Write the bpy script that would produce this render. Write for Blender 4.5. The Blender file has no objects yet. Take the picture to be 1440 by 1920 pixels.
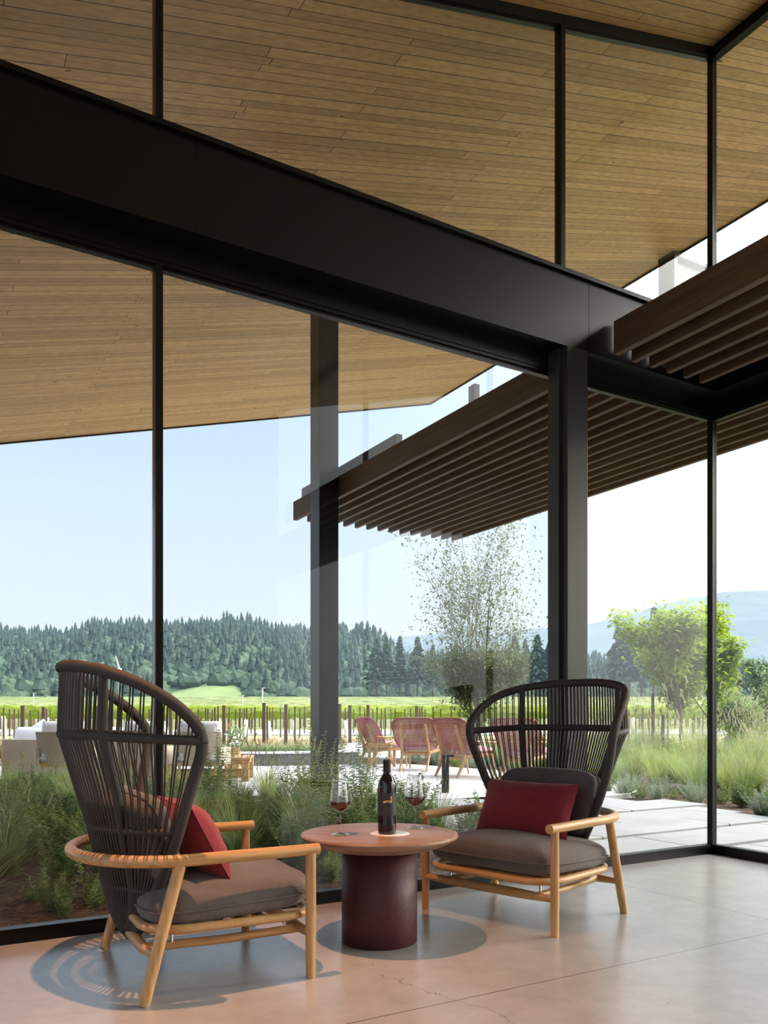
import bpy, bmesh, math, random
import numpy as np
from math import sin, cos, pi, radians, sqrt, atan2
from mathutils import Vector, Matrix
R = random.Random(7)
SC = bpy.context.scene
COL = SC.collection
# ------------------------------------------------------------------ camera
F, PX0, HY = 1518.0, 720.0, 1341.0
cd = bpy.data.cameras.new('camera'); cam = bpy.data.objects.new('camera', cd); COL.objects.link(cam)
cam.location = (0, 0, 1.0); cam.rotation_euler = (pi / 2, 0, 0)
cd.sensor_width = 36; cd.sensor_fit = 'AUTO'; cd.lens = F / 1920 * 36
cd.shift_y = (HY - 960) / 1920; cd.clip_start = 0.02; cd.clip_end = 6000
SC.camera = cam
SC.view_settings.view_transform = 'Standard'; SC.view_settings.look = 'None'
SC.view_settings.gamma = 1; SC.view_settings.use_curve_mapping = False
SC.view_settings.exposure = 0.0
SC.cycles.max_bounces = 10; SC.cycles.diffuse_bounces = 5; SC.cycles.glossy_bounces = 4
SC.cycles.transparent_max_bounces = 24; SC.cycles.transmission_bounces = 6
SC.cycles.caustics_reflective = False; SC.cycles.caustics_refractive = False
SC.cycles.sample_clamp_indirect = 6.0
# ------------------------------------------------------------------ sky
w = bpy.data.worlds.new('sky'); SC.world = w; w.use_nodes = True
nt = w.node_tree; nt.nodes.clear()
N = nt.nodes.new; L = nt.links.new
out = N('ShaderNodeOutputWorld'); bg = N('ShaderNodeBackground'); tc = N('ShaderNodeTexCoord')
sep = N('ShaderNodeSeparateXYZ'); L(tc.outputs['Generated'], sep.inputs[0])
ramp = N('ShaderNodeValToRGB'); L(sep.outputs['Z'], ramp.inputs[0])
el = ramp.color_ramp.elements
el[0].position = 0.0; el[0].color = (0.74, 0.77, 0.79, 1)
el[1].position = 0.85; el[1].color = (2.3, 2.6, 3.1, 1)
e = el.new(0.5); e.color = (0.42, 0.58, 0.88, 1)
e = el.new(0.12); e.color = (0.66, 0.74, 0.82, 1)
e = el.new(0.35); e.color = (0.47, 0.61, 0.82, 1)
dot = N('ShaderNodeVectorMath'); dot.operation = 'DOT_PRODUCT'
nrm = N('ShaderNodeVectorMath'); nrm.operation = 'NORMALIZE'; L(tc.outputs['Generated'], nrm.inputs[0])
L(nrm.outputs[0], dot.inputs[0]); dot.inputs[1].default_value = Vector((0.80, 0.55, 0.26)).normalized()
mx = N('ShaderNodeMath'); mx.operation = 'MAXIMUM'; L(dot.outputs['Value'], mx.inputs[0]); mx.inputs[1].default_value = 0
pw = N('ShaderNodeMath'); pw.operation = 'POWER'; L(mx.outputs[0], pw.inputs[0]); pw.inputs[1].default_value = 5
glow = N('ShaderNodeMixRGB'); glow.blend_type = 'ADD'; glow.inputs[0].default_value = 1
gc = N('ShaderNodeMixRGB'); gc.blend_type = 'MULTIPLY'; gc.inputs[0].default_value = 1
L(pw.outputs[0], gc.inputs[1]); gc.inputs[2].default_value = (0.5, 0.46, 0.38, 1)
L(ramp.outputs[0], glow.inputs[1]); L(gc.outputs[0], glow.inputs[2])
dot2 = N('ShaderNodeVectorMath'); dot2.operation = 'DOT_PRODUCT'; L(nrm.outputs[0], dot2.inputs[0]); dot2.inputs[1].default_value = Vector((0.92, 0.12, 0.80)).normalized()
mx2 = N('ShaderNodeMath'); mx2.operation = 'MAXIMUM'; L(dot2.outputs['Value'], mx2.inputs[0]); mx2.inputs[1].default_value = 0
pw2 = N('ShaderNodeMath'); pw2.operation = 'POWER'; L(mx2.outputs[0], pw2.inputs[0]); pw2.inputs[1].default_value = 7
gc2 = N('ShaderNodeMixRGB'); gc2.blend_type = 'MULTIPLY'; gc2.inputs[0].default_value = 1
L(pw2.outputs[0], gc2.inputs[1]); gc2.inputs[2].default_value = (11.0, 10.3, 9.3, 1)
glow2 = N('ShaderNodeMixRGB'); glow2.blend_type = 'ADD'; glow2.inputs[0].default_value = 1
L(glow.outputs[0], glow2.inputs[1]); L(gc2.outputs[0], glow2.inputs[2])
L(glow2.outputs[0], bg.inputs[0]); bg.inputs[1].default_value = 1.2
L(bg.outputs[0], out.inputs[0])
# low warm sun from the right, behind the trees
sl = bpy.data.lights.new('sun', 'SUN'); sl.energy = 1.6; sl.color = (1, .86, .66); sl.angle = radians(4)
sun = bpy.data.objects.new('sun', sl); COL.objects.link(sun)
sun.rotation_euler = Vector((0.93, 0.30, 0.22)).to_track_quat('Z', 'Y').to_euler()
# warm ceiling downlight over the chairs
pl = bpy.data.lights.new('downlight', 'SPOT'); pl.energy = 850; pl.color = (1, .47, .24); pl.shadow_soft_size = .025
pl.spot_size = radians(58); pl.spot_blend = .9
dl = bpy.data.objects.new('downlight', pl); COL.objects.link(dl); dl.location = (-.87, 2.80, 4.50)
dl.rotation_euler = (0, 0, 0)

# ------------------------------------------------------------------ frames of reference
TH = atan2(.5013, .8652)
CX, CY = 2.374, 5.85
ca, sa = .8652, .5013
def W(a, v, z=0): return Vector((CX + a * ca - v * sa, CY + a * sa + v * ca, z))
def G(px, py, z=0.0):
    Y = (1 - z) * F / (py - HY); return Vector(((px - PX0) / F * Y, Y, z))
def P(px, py, Y): return Vector(((px - PX0) / F * Y, Y, 1 - (py - HY) / F * Y))
def roofz(a): return 5.83 + .27 * a

# ------------------------------------------------------------------ materials
MATS = {}
def mat(name, col=(.5, .5, .5), rough=.5, metal=0, noise=None, bump=None, spec=.5, coat=0, sheen=0, transl=0, rand=0, coords='Object', col2=None, emit=None):
    m = bpy.data.materials.new(name); m.use_nodes = True; t = m.node_tree; n = t.nodes; l = t.links
    b = n['Principled BSDF']; b.inputs['Base Color'].default_value = (*col, 1); b.inputs['Roughness'].default_value = rough
    b.inputs['Metallic'].default_value = metal; b.inputs['Specular IOR Level'].default_value = spec
    b.inputs['Coat Weight'].default_value = coat
    b.inputs['Sheen Weight'].default_value = sheen
    tcn = n.new('ShaderNodeTexCoord'); src = None
    if noise or col2:
        sc, amt = noise or (4, 1)
        mp = n.new('ShaderNodeMapping'); l.new(tcn.outputs[coords], mp.inputs[0])
        if isinstance(sc, tuple): mp.inputs['Scale'].default_value = sc; s = 1
        else: s = sc
        nz = n.new('ShaderNodeTexNoise'); nz.inputs['Scale'].default_value = s; nz.inputs['Detail'].default_value = 5
        l.new(mp.outputs[0], nz.inputs[0])
        rp = n.new('ShaderNodeValToRGB'); l.new(nz.outputs['Fac'], rp.inputs[0])
        rp.color_ramp.elements[0].position = .33; rp.color_ramp.elements[1].position = .67
        c2 = col2 or tuple(c * (1 - amt) for c in col)
        rp.color_ramp.elements[0].color = (*c2, 1); rp.color_ramp.elements[1].color = (*col, 1)
        src = rp.outputs[0]; l.new(src, b.inputs['Base Color'])
    if rand:
        oi = n.new('ShaderNodeObjectInfo'); hs = n.new('ShaderNodeHueSaturation')
        mr = n.new('ShaderNodeMapRange'); l.new(oi.outputs['Random'], mr.inputs[0]); mr.inputs['To Min'].default_value = 1 - rand; mr.inputs['To Max'].default_value = 1 + rand
        l.new(mr.outputs[0], hs.inputs['Value'])
        mr2 = n.new('ShaderNodeMapRange'); l.new(oi.outputs['Random'], mr2.inputs[0]); mr2.inputs['To Min'].default_value = .5 + rand * .06; mr2.inputs['To Max'].default_value = .5 - rand * .06
        l.new(mr2.outputs[0], hs.inputs['Hue'])
        if src: l.new(src, hs.inputs['Color'])
        else: hs.inputs['Color'].default_value = (*col, 1)
        src = hs.outputs[0]; l.new(src, b.inputs['Base Color'])
    if bump:
        s2, st = bump
        nb = n.new('ShaderNodeTexNoise'); nb.inputs['Scale'].default_value = s2; nb.inputs['Detail'].default_value = 4
        l.new(tcn.outputs[coords], nb.inputs[0])
        bp = n.new('ShaderNodeBump'); bp.inputs['Strength'].default_value = st; bp.inputs['Distance'].default_value = .02
        l.new(nb.outputs['Fac'], bp.inputs['Height']); l.new(bp.outputs[0], b.inputs['Normal'])
    if transl:
        tr = n.new('ShaderNodeBsdfTranslucent'); ms = n.new('ShaderNodeMixShader'); ms.inputs[0].default_value = transl
        if src: l.new(src, tr.inputs[0])
        else: tr.inputs[0].default_value = (*col, 1)
        l.new(b.outputs[0], ms.inputs[1]); l.new(tr.outputs[0], ms.inputs[2]); l.new(ms.outputs[0], n['Material Output'].inputs[0])
    MATS[name] = m; return m

def wood_boards(name, c1, c2, row=.078, length=2.3, rough=.45):
    m = bpy.data.materials.new(name); m.use_nodes = True; t = m.node_tree; n = t.nodes; l = t.links; b = n['Principled BSDF']
    tcn = n.new('ShaderNodeTexCoord'); sp = n.new('ShaderNodeSeparateXYZ'); l.new(tcn.outputs['Object'], sp.inputs[0])
    s = n.new('ShaderNodeMath'); s.operation = 'MULTIPLY'; l.new(sp.outputs[1], s.inputs[0]); s.inputs[1].default_value = 15.7
    s2 = n.new('ShaderNodeMath'); s2.operation = 'SINE'; l.new(s.outputs[0], s2.inputs[0])
    s3 = n.new('ShaderNodeMath'); s3.operation = 'MULTIPLY_ADD'; l.new(s2.outputs[0], s3.inputs[0]); s3.inputs[1].default_value = .022; l.new(sp.outputs[1], s3.inputs[2])
    cb = n.new('ShaderNodeCombineXYZ'); l.new(sp.outputs[0], cb.inputs[0]); l.new(s3.outputs[0], cb.inputs[1])
    br = n.new('ShaderNodeTexBrick'); l.new(cb.outputs[0], br.inputs[0])
    br.offset = .37; br.offset_frequency = 2; br.squash = 1.35; br.squash_frequency = 3
    br.inputs['Color1'].default_value = (*c1, 1); br.inputs['Color2'].default_value = (*c2, 1); br.inputs['Mortar'].default_value = (.05, .028, .012, 1)
    br.inputs['Scale'].default_value = 1; br.inputs['Mortar Size'].default_value = .003; br.inputs['Brick Width'].default_value = length; br.inputs['Row Height'].default_value = row
    br.inputs['Mortar Smooth'].default_value = .2; br.inputs['Bias'].default_value = -.1
    mp = n.new('ShaderNodeMapping'); mp.inputs['Scale'].default_value = (1.2, 28, 28); l.new(tcn.outputs['Object'], mp.inputs[0])
    nz = n.new('ShaderNodeTexNoise'); nz.inputs['Scale'].default_value = 1.6; nz.inputs['Detail'].default_value = 6; l.new(mp.outputs[0], nz.inputs[0])
    mr = n.new('ShaderNodeMapRange'); l.new(nz.outputs['Fac'], mr.inputs[0]); mr.inputs['From Min'].default_value = .3; mr.inputs['From Max'].default_value = .7
    mr.inputs['To Min'].default_value = .74; mr.inputs['To Max'].default_value = 1.12
    mu = n.new('ShaderNodeMixRGB'); mu.blend_type = 'MULTIPLY'; mu.inputs[0].default_value = 1
    l.new(br.outputs['Color'], mu.inputs[1]); l.new(mr.outputs[0], mu.inputs[2])
    mk = n.new('ShaderNodeMapping'); mk.inputs['Scale'].default_value = (7, 15, 1); l.new(tcn.outputs['Object'], mk.inputs[0])
    nk = n.new('ShaderNodeTexNoise'); nk.inputs['Scale'].default_value = 1.1; nk.inputs['Detail'].default_value = 1; l.new(mk.outputs[0], nk.inputs[0])
    gk = n.new('ShaderNodeMath'); gk.operation = 'GREATER_THAN'; l.new(nk.outputs['Fac'], gk.inputs[0]); gk.inputs[1].default_value = .795
    xk = n.new('ShaderNodeMixRGB'); l.new(gk.outputs[0], xk.inputs[0]); l.new(mu.outputs[0], xk.inputs[1]); xk.inputs[2].default_value = (.07, .035, .015, 1); l.new(xk.outputs[0], b.inputs['Base Color'])
    b.inputs['Roughness'].default_value = rough; b.inputs['Specular IOR Level'].default_value = .3
    MATS[name] = m; return m

def grain(name, c1, c2, axis, rough=.42, scale=55, spec=.4):
    m = bpy.data.materials.new(name); m.use_nodes = True; t = m.node_tree; n = t.nodes; l = t.links; b = n['Principled BSDF']
    tcn = n.new('ShaderNodeTexCoord'); mp = n.new('ShaderNodeMapping'); l.new(tcn.outputs['Object'], mp.inputs[0])
    sc = [scale] * 3; sc[axis] = scale * .07; mp.inputs['Scale'].default_value = sc
    nz = n.new('ShaderNodeTexNoise'); nz.inputs['Scale'].default_value = 1; nz.inputs['Detail'].default_value = 6; nz.inputs['Distortion'].default_value = .6
    l.new(mp.outputs[0], nz.inputs[0])
    rp = n.new('ShaderNodeValToRGB'); l.new(nz.outputs['Fac'], rp.inputs[0]); rp.color_ramp.elements[0].position = .36; rp.color_ramp.elements[1].position = .62
    rp.color_ramp.elements[0].color = (*c2, 1); rp.color_ramp.elements[1].color = (*c1, 1)
    l.new(rp.outputs[0], b.inputs['Base Color']); b.inputs['Roughness'].default_value = rough; b.inputs['Specular IOR Level'].default_value = spec
    MATS[name] = m; return m

def glassmat(name, tint=(.965, .98, .978), refl=1.0, base=.035):
    m = bpy.data.materials.new(name); m.use_nodes = True; t = m.node_tree; n = t.nodes; l = t.links; n.remove(n['Principled BSDF'])
    tr = n.new('ShaderNodeBsdfTransparent'); tr.inputs[0].default_value = (*tint, 1)
    gl = n.new('ShaderNodeBsdfGlossy'); gl.inputs['Roughness'].default_value = 0.0; gl.inputs[0].default_value = (1, 1, 1, 1)
    lw = n.new('ShaderNodeLayerWeight'); lw.inputs[0].default_value = .5
    p = n.new('ShaderNodeMath'); p.operation = 'POWER'; l.new(lw.outputs['Facing'], p.inputs[0]); p.inputs[1].default_value = 4.5
    q = n.new('ShaderNodeMath'); q.operation = 'MULTIPLY_ADD'; l.new(p.outputs[0], q.inputs[0]); q.inputs[1].default_value = .9 * refl; q.inputs[2].default_value = base
    ms = n.new('ShaderNodeMixShader'); l.new(q.outputs[0], ms.inputs[0]); l.new(tr.outputs[0], ms.inputs[1]); l.new(gl.outputs[0], ms.inputs[2])
    l.new(ms.outputs[0], n['Material Output'].inputs[0]); MATS[name] = m; return m

def floor_mat():
    m = mat('concrete_floor', (.39, .375, .36), .25, noise=(1.1, .2), spec=.75); t = m.node_tree; n = t.nodes; l = t.links; b = n['Principled BSDF']
    tcn = n.new('ShaderNodeTexCoord'); base = b.inputs['Base Color'].links[0].from_socket
    nz = n.new('ShaderNodeTexNoise'); nz.inputs['Scale'].default_value = 7; nz.inputs['Detail'].default_value = 8; nz.inputs['Roughness'].default_value = .7; l.new(tcn.outputs['Object'], nz.inputs[0])
    mr = n.new('ShaderNodeMapRange'); l.new(nz.outputs['Fac'], mr.inputs[0]); mr.inputs['From Min'].default_value = .3; mr.inputs['From Max'].default_value = .7; mr.inputs['To Min'].default_value = .86; mr.inputs['To Max'].default_value = 1.06
    mu = n.new('ShaderNodeMixRGB'); mu.blend_type = 'MULTIPLY'; mu.inputs[0].default_value = 1; l.new(base, mu.inputs[1]); l.new(mr.outputs[0], mu.inputs[2])
    sp = n.new('ShaderNodeSeparateXYZ'); l.new(tcn.outputs['Object'], sp.inputs[0])
    def M(op, a, b_=None, c=None):
        q = n.new('ShaderNodeMath'); q.operation = op
        for i, x in enumerate((a, b_, c)):
            if x is None: continue
            if isinstance(x, (int, float)): q.inputs[i].default_value = x
            else: l.new(x, q.inputs[i])
        return q.outputs[0]
    def line(sock, pos, wd): return M('LESS_THAN', M('ABSOLUTE', M('SUBTRACT', sock, pos)), wd)
    masks = [line(sp.outputs[1], -1.542, .0028), line(sp.outputs[0], -1.375, .0028), line(sp.outputs[1], -4.6, .003), line(sp.outputs[0], -5.3, .0028)]
    n2 = n.new('ShaderNodeTexNoise'); n2.inputs['Scale'].default_value = 9; n2.inputs['Detail'].default_value = 6; l.new(tcn.outputs['Object'], n2.inputs[0])
    cx = M('ADD', sp.outputs[0], M('MULTIPLY_ADD', n2.outputs['Fac'], .22, M('MULTIPLY', sp.outputs[1], .25)))
    crack = line(cx, -3.62, .0016)
    crack = M('MULTIPLY', crack, M('LESS_THAN', sp.outputs[1], -1.16)); masks.append(crack)
    tot = masks[0]
    for k in masks[1:]: tot = M('MAXIMUM', tot, k)
    vo = n.new('ShaderNodeTexNoise'); vo.inputs['Scale'].default_value = 34; vo.inputs['Detail'].default_value = 1; l.new(tcn.outputs['Object'], vo.inputs[0])
    speck = M('GREATER_THAN', vo.outputs['Fac'], .80); tot = M('MAXIMUM', tot, M('MULTIPLY', speck, .5))
    mx2 = n.new('ShaderNodeMixRGB'); l.new(tot, mx2.inputs[0]); l.new(mu.outputs[0], mx2.inputs[1]); mx2.inputs[2].default_value = (.09, .08, .07, 1)
    l.new(mx2.outputs[0], b.inputs['Base Color'])
    return m

wood_boards('ceiling_boards', (.62, .355, .155), (.41, .225, .09))
floor_mat()
mat('black_steel', (.0028, .0028, .0033), .33, spec=.28)
mat('grey_steel', (.024, .025, .027), .45, spec=.5)
mat('plaster', (.42, .36, .30), .8)
glassmat('window_glass', base=.022)
glassmat('goblet_glass', (.96, .965, .965), 1.0, .075)
grain('oak_x', (.60, .36, .16), (.44, .235, .09), 0)
grain('oak_y', (.60, .36, .16), (.44, .235, .09), 1)
grain('oak_plain', (.56, .33, .145), (.50, .285, .12), 0)
grain('oak_z', (.60, .36, .16), (.44, .235, .09), 2)
grain('walnut', (.34, .215, .15), (.235, .14, .095), 0, rough=.38, scale=26)
grain('cedar', (.115, .066, .036), (.075, .042, .023), 1, rough=.6, scale=30)
grain('teak', (.52, .30, .14), (.40, .21, .09), 0, scale=20)
mat('cord', (.042, .036, .033), .62, bump=(300, .3))
mat('cushion', (.125, .105, .098), .9, noise=(60, .18), bump=(220, .25), sheen=.2)
mat('red_fabric', (.26, .012, .026), .85, noise=(80, .25), bump=(260, .3), sheen=.15)
mat('burgundy', (.075, .013, .020), .52, noise=(9, .25), bump=(180, .12), spec=.5)
mat('white_disc', (.82, .83, .85), .35)
mat('bottle_glass', (.006, .005, .006), .06, spec=.8)
mat('capsule', (.022, .02, .023), .38, spec=.5)
mat('label_paper', (.03, .032, .042), .55)
mat('gold', (.72, .40, .12), .35, metal=.3)
mat('label_ink', (.20, .20, .22), .6)
mat('wine', (.012, .001, .002), .12, spec=.3)
mat('chrome', (.6, .6, .62), .2, metal=1)
mat('mulch', (.15, .085, .052), .95, noise=(26, .7), bump=(38, 1.0), col2=(.022, .013, .009))
mat('chips', (.22, .125, .075), .9, noise=(14, .5))
mat('paver', (.37, .375, .38), .6, noise=(2.5, .12), bump=(80, .05))
mat('terrace', (.54, .535, .53), .65, noise=(.8, .08))
mat('gravel', (.07, .058, .048), .95, noise=(60, .6), bump=(90, 1))
mat('field', (.27, .27, .11), .95, noise=(.12, .3), col2=(.16, .19, .07))
mat('dry_grass', (.46, .36, .19), .95, noise=(6, .35), transl=.2)
mat('road', (.30, .295, .28), .9)
mat('dry_soil', (.36, .29, .16), .95, noise=(1.5, .35))
mat('grass_green', (.34, .44, .165), .6, noise=(9, .3), transl=.35, rand=.28)
mat('grass_bright', (.36, .45, .14), .6, noise=(9, .3), transl=.4, rand=.25)
mat('leaf_dark', (.22, .33, .14), .55, noise=(12, .4), transl=.3, rand=.28)
mat('leaf_mid', (.32, .44, .16), .55, noise=(12, .35), transl=.35, rand=.25)
mat('leaf_silver', (.46, .54, .44), .7, noise=(12, .25), transl=.3, rand=.15)
mat('leaf_yellow', (.36, .48, .05), .55, noise=(5, .35), transl=.6)
mat('leaf_olive', (.20, .24, .11), .6, noise=(5, .3), transl=.35)
mat('seed', (.50, .45, .29), .8, transl=.3)
mat('stem_brown', (.12, .075, .045), .9)
mat('stem_green', (.20, .24, .09), .8)
mat('bark', (.11, .085, .065), .95, noise=(20, .4))
mat('forest_a', (.085, .135, .07), .95, noise=(.02, .4), col2=(.035, .07, .045))
mat('hill_ground', (.075, .115, .055), .95, noise=(.02, .5), col2=(.03, .065, .04))
mat('hill_far', (.12, .165, .185), 1, noise=(.01, .25))  # pale bluish tint of distance haze is put into this colour
mat('hill_vineyard', (.22, .30, .10), .95, noise=(.05, .3))
mat('conifer', (.045, .085, .06), .9, noise=(.02, .3), col2=(.022, .045, .035))
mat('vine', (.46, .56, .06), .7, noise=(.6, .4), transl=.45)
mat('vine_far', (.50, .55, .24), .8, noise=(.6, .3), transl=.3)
mat('rust_post', (.085, .05, .04), .8)
mat('tube_white', (.52, .45, .38), .7)
mat('wicker_beige', (.66, .56, .45), .85)
mat('white_cloth', (.74, .75, .79), .85, bump=(8, .15))
mat('pink_cloth', (.42, .24, .24), .85)
mat('wicker_red', (.38, .12, .105), .7)
mat('pebble', (.20, .21, .22), .6, noise=(40, .8), bump=(60, 1), col2=(.03, .032, .035))
mat('pale_stone', (.66, .66, .66), .7)
mat('white_petal', (.82, .82, .74), .7)
mat('boulder', (.20, .16, .15), .9, noise=(8, .4), bump=(12, .6))

# woven bands, multiplied darker into the base colour of the wicker materials
for nm in ('wicker_beige', 'wicker_red'):
    m = MATS[nm]; t = m.node_tree; n = t.nodes; l = t.links; b = n['Principled BSDF']
    tcn = n.new('ShaderNodeTexCoord'); wv = n.new('ShaderNodeTexWave'); wv.bands_direction = 'Z'; wv.inputs['Scale'].default_value = 16 if nm == 'wicker_beige' else 12
    l.new(tcn.outputs['Object'], wv.inputs[0]); mu = n.new('ShaderNodeMixRGB'); mu.blend_type = 'MULTIPLY'; mu.inputs[0].default_value = .45
    mu.inputs[1].default_value = b.inputs['Base Color'].default_value; l.new(wv.outputs['Color'], mu.inputs[2]); l.new(mu.outputs[0], b.inputs['Base Color'])

# ------------------------------------------------------------------ mesh helpers
class MB:
    def __init__(s): s.v = []; s.f = []; s.sm = []; s.mi = []; s.cur = 0
    def add(s, vs, fs, smooth=False):
        o = len(s.v); s.v.extend([tuple(p) for p in vs]); s.f.extend([tuple(i + o for i in f) for f in fs])
        s.sm.extend([smooth] * len(fs)); s.mi.extend([s.cur] * len(fs)); return s
    def box(s, c, d, M=None):
        x, y, z = d[0] / 2, d[1] / 2, d[2] / 2
        vs = [Vector((c[0] + i * x, c[1] + j * y, c[2] + k * z)) for i in (-1, 1) for j in (-1, 1) for k in (-1, 1)]
        if M: vs = [M @ p for p in vs]
        return s.add(vs, [(0, 1, 3, 2), (4, 6, 7, 5), (0, 4, 5, 1), (2, 3, 7, 6), (0, 2, 6, 4), (1, 5, 7, 3)])
    def bx(s, x0, x1, y0, y1, z0, z1): return s.box(((x0 + x1) / 2, (y0 + y1) / 2, (z0 + z1) / 2), (abs(x1 - x0), abs(y1 - y0), abs(z1 - z0)))
    def hexa(s, pts): return s.add(pts, [(0, 3, 2, 1), (4, 5, 6, 7), (0, 1, 5, 4), (1, 2, 6, 5), (2, 3, 7, 6), (3, 0, 4, 7)])
    def tube(s, pts, r, n=10, closed=False, cap=True, flat=None):
        pts = [Vector(p) for p in pts]; k = len(pts); rr = r if isinstance(r, (list, tuple)) else [r] * k
        vs = []; up = None
        for i, p in enumerate(pts):
            if closed: t = pts[(i + 1) % k] - pts[i - 1]
            else: t = pts[min(i + 1, k - 1)] - pts[max(i - 1, 0)]
            if t.length < 1e-9: t = Vector((0, 0, 1))
            t.normalize()
            if up is None: up = Vector((0, 0, 1)) if abs(t.z) < .9 else Vector((1, 0, 0))
            x = up.cross(t)
            if x.length < 1e-6: x = Vector((1, 0, 0)).cross(t)
            x.normalize(); y = t.cross(x); up = y
            for j in range(n):
                a = 2 * pi * j / n; fx, fy = flat or (1, 1)
                vs.append(p + x * (cos(a) * rr[i] * fx) + y * (sin(a) * rr[i] * fy))
        fs = []
        for i in range(k if closed else k - 1):
            a, b = i * n, ((i + 1) % k) * n
            for j in range(n): fs.append((a + j, a + (j + 1) % n, b + (j + 1) % n, b + j))
        s.add(vs, fs, True)
        if cap and not closed: s.add([vs[j] for j in range(n)][::-1] + [vs[(k - 1) * n + j] for j in range(n)], [tuple(range(n)), tuple(range(n, 2 * n))])
        return s
    def lathe(s, prof, n=40, c=(0, 0, 0), close=True):
        vs = []; k = len(prof)
        for r, z in prof:
            for j in range(n): a = 2 * pi * j / n; vs.append((c[0] + r * cos(a), c[1] + r * sin(a), c[2] + z))
        fs = [(i * n + j, i * n + (j + 1) % n, (i + 1) * n + (j + 1) % n, (i + 1) * n + j) for i in range(k - 1) for j in range(n)]
        s.add(vs, fs, True)
        return s
    def grid(s, fn, nu, nv, smooth=True, wrapu=False):
        vs = [fn(i / nu, j / nv) for i in range(nu + 1) for j in range(nv + 1)]
        fs = [(i * (nv + 1) + j, (i + 1) * (nv + 1) + j, (i + 1) * (nv + 1) + j + 1, i * (nv + 1) + j + 1) for i in range(nu) for j in range(nv)]
        return s.add(vs, fs, smooth)
    def build(s, name, m, parent=None, loc=None, rz=0, bevel=0, weld=False):
        me = bpy.data.meshes.new(name)
        me.from_pydata(s.v, [], s.f)
        me.polygons.foreach_set('use_smooth', s.sm)
        ms = m if isinstance(m, (list, tuple)) else [m]
        for q in ms: me.materials.append(MATS[q])
        if len(ms) > 1: me.polygons.foreach_set('material_index', s.mi)
        me.update()
        if weld:
            b = bmesh.new(); b.from_mesh(me); bmesh.ops.remove_doubles(b, verts=b.verts, dist=1e-5); bmesh.ops.recalc_face_normals(b, faces=b.faces); b.to_mesh(me); b.free()
        o = bpy.data.objects.new(name, me); COL.objects.link(o)
        if parent: o.parent = parent
        if loc is not None: o.location = loc
        if rz: o.rotation_euler = (0, 0, rz)
        if bevel:
            md = o.modifiers.new('bevel', 'BEVEL'); md.width = bevel; md.segments = 2; md.limit_method = 'ANGLE'; md.angle_limit = radians(50)
        return o
def tag(o, label, cat, group=None, kind=None):
    if label: o['label'] = label
    if cat: o['category'] = cat
    if group: o['group'] = group
    if kind: o['kind'] = kind
    return o
def empty(name, loc=(0, 0, 0), rz=0):
    o = bpy.data.objects.new(name, None); COL.objects.link(o); o.location = loc; o.rotation_euler = (0, 0, rz); o.empty_display_size = .1; return o
CHILD = {}
def kids(o): return [c for c in bpy.data.objects if c.parent == o]
def copy_tree(o, loc, rz=0, scale=1, label=None, group=None, cs=None):
    if o.name not in CHILD: CHILD[o.name] = [(c, kids(c)) for c in kids(o)]
    r = o.copy(); COL.objects.link(r); r.location = loc; r.rotation_euler = (0, 0, rz); r.scale = (scale,) * 3 if not isinstance(scale, tuple) else scale
    if label: r['label'] = label
    if group: r['group'] = group
    for c, gs in CHILD[o.name]:
        d = c.copy(); COL.objects.link(d); d.parent = r
        for g in gs: e_ = g.copy(); COL.objects.link(e_); e_.parent = d
    return r
def struct(mb, name, m, local=True, **k):
    o = mb.build(name, m, loc=(CX, CY, 0) if local else None, rz=TH if local else 0, **k); o['kind'] = 'structure'; return o
def spline(pts, n, closed=False):
    pts = [Vector(p) for p in pts]; k = len(pts); out_ = []
    segs = k if closed else k - 1
    for i in range(segs):
        p0 = pts[(i - 1) % k] if closed or i > 0 else pts[0] * 2 - pts[1]
        p1 = pts[i]; p2 = pts[(i + 1) % k]
        p3 = pts[(i + 2) % k] if closed or i + 2 < k else pts[-1] * 2 - pts[-2]
        for j in range(n):
            t = j / n
            out_.append(.5 * ((2 * p1) + (p2 - p0) * t + (2 * p0 - 5 * p1 + 4 * p2 - p3) * t * t + (3 * p1 - p0 - 3 * p2 + p3) * t ** 3))
    if not closed: out_.append(pts[-1])
    return out_
def resample(pts, step):
    out_ = [pts[0]]; acc = 0
    for a, b in zip(pts, pts[1:]):
        d = (b - a).length; pos = step - acc
        while pos <= d: out_.append(a.lerp(b, pos / d)); pos += step
        acc = (acc + d) % step if d > 0 else acc
        acc = d - (pos - step)
    return out_

# ================================================================== BUILDING
b = MB(); b.bx(-7.5, 0, -8, 0.0, -.2, 0); struct(b, 'floor', 'concrete_floor')
# ceiling inside and the roof outside
def slab(mb, a0, a1, v0, v1, th=.35):
    z0, z1 = roofz(a0), roofz(a1)
    mb.hexa([(a0, v0, z0), (a1, v0, z1), (a1, v1, z1), (a0, v1, z0), (a0, v0, z0 + th), (a1, v0, z1 + th), (a1, v1, z1 + th), (a0, v1, z0 + th)])
b = MB(); slab(b, -7.5, 0.03, -8, 0.03); struct(b, 'ceiling', 'ceiling_boards')
b = MB(); slab(b, -12, 3.13, .03, 8.45); slab(b, .03, 3.13, -8, .03); o = struct(b, 'roof', 'ceiling_boards')
b = MB()
for (a0, a1, v0, v1) in ((-12, 3.16, 8.45, 8.48), (3.13, 3.16, -8, 8.45)):
    z0, z1 = roofz(a0) - .02, roofz(a1) - .02
    b.hexa([(a0, v0, z0), (a1, v0, z1), (a1, v1, z1), (a0, v1, z0), (a0, v0, z0 + .42), (a1, v0, z1 + .42), (a1, v1, z1 + .42), (a0, v1, z0 + .42)])
struct(b, 'trim_1', 'black_steel')
b = MB(); b.bx(-7.5, 0, -8.1, -8, 0, 6); struct(b, 'wall_back', 'plaster')

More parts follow.
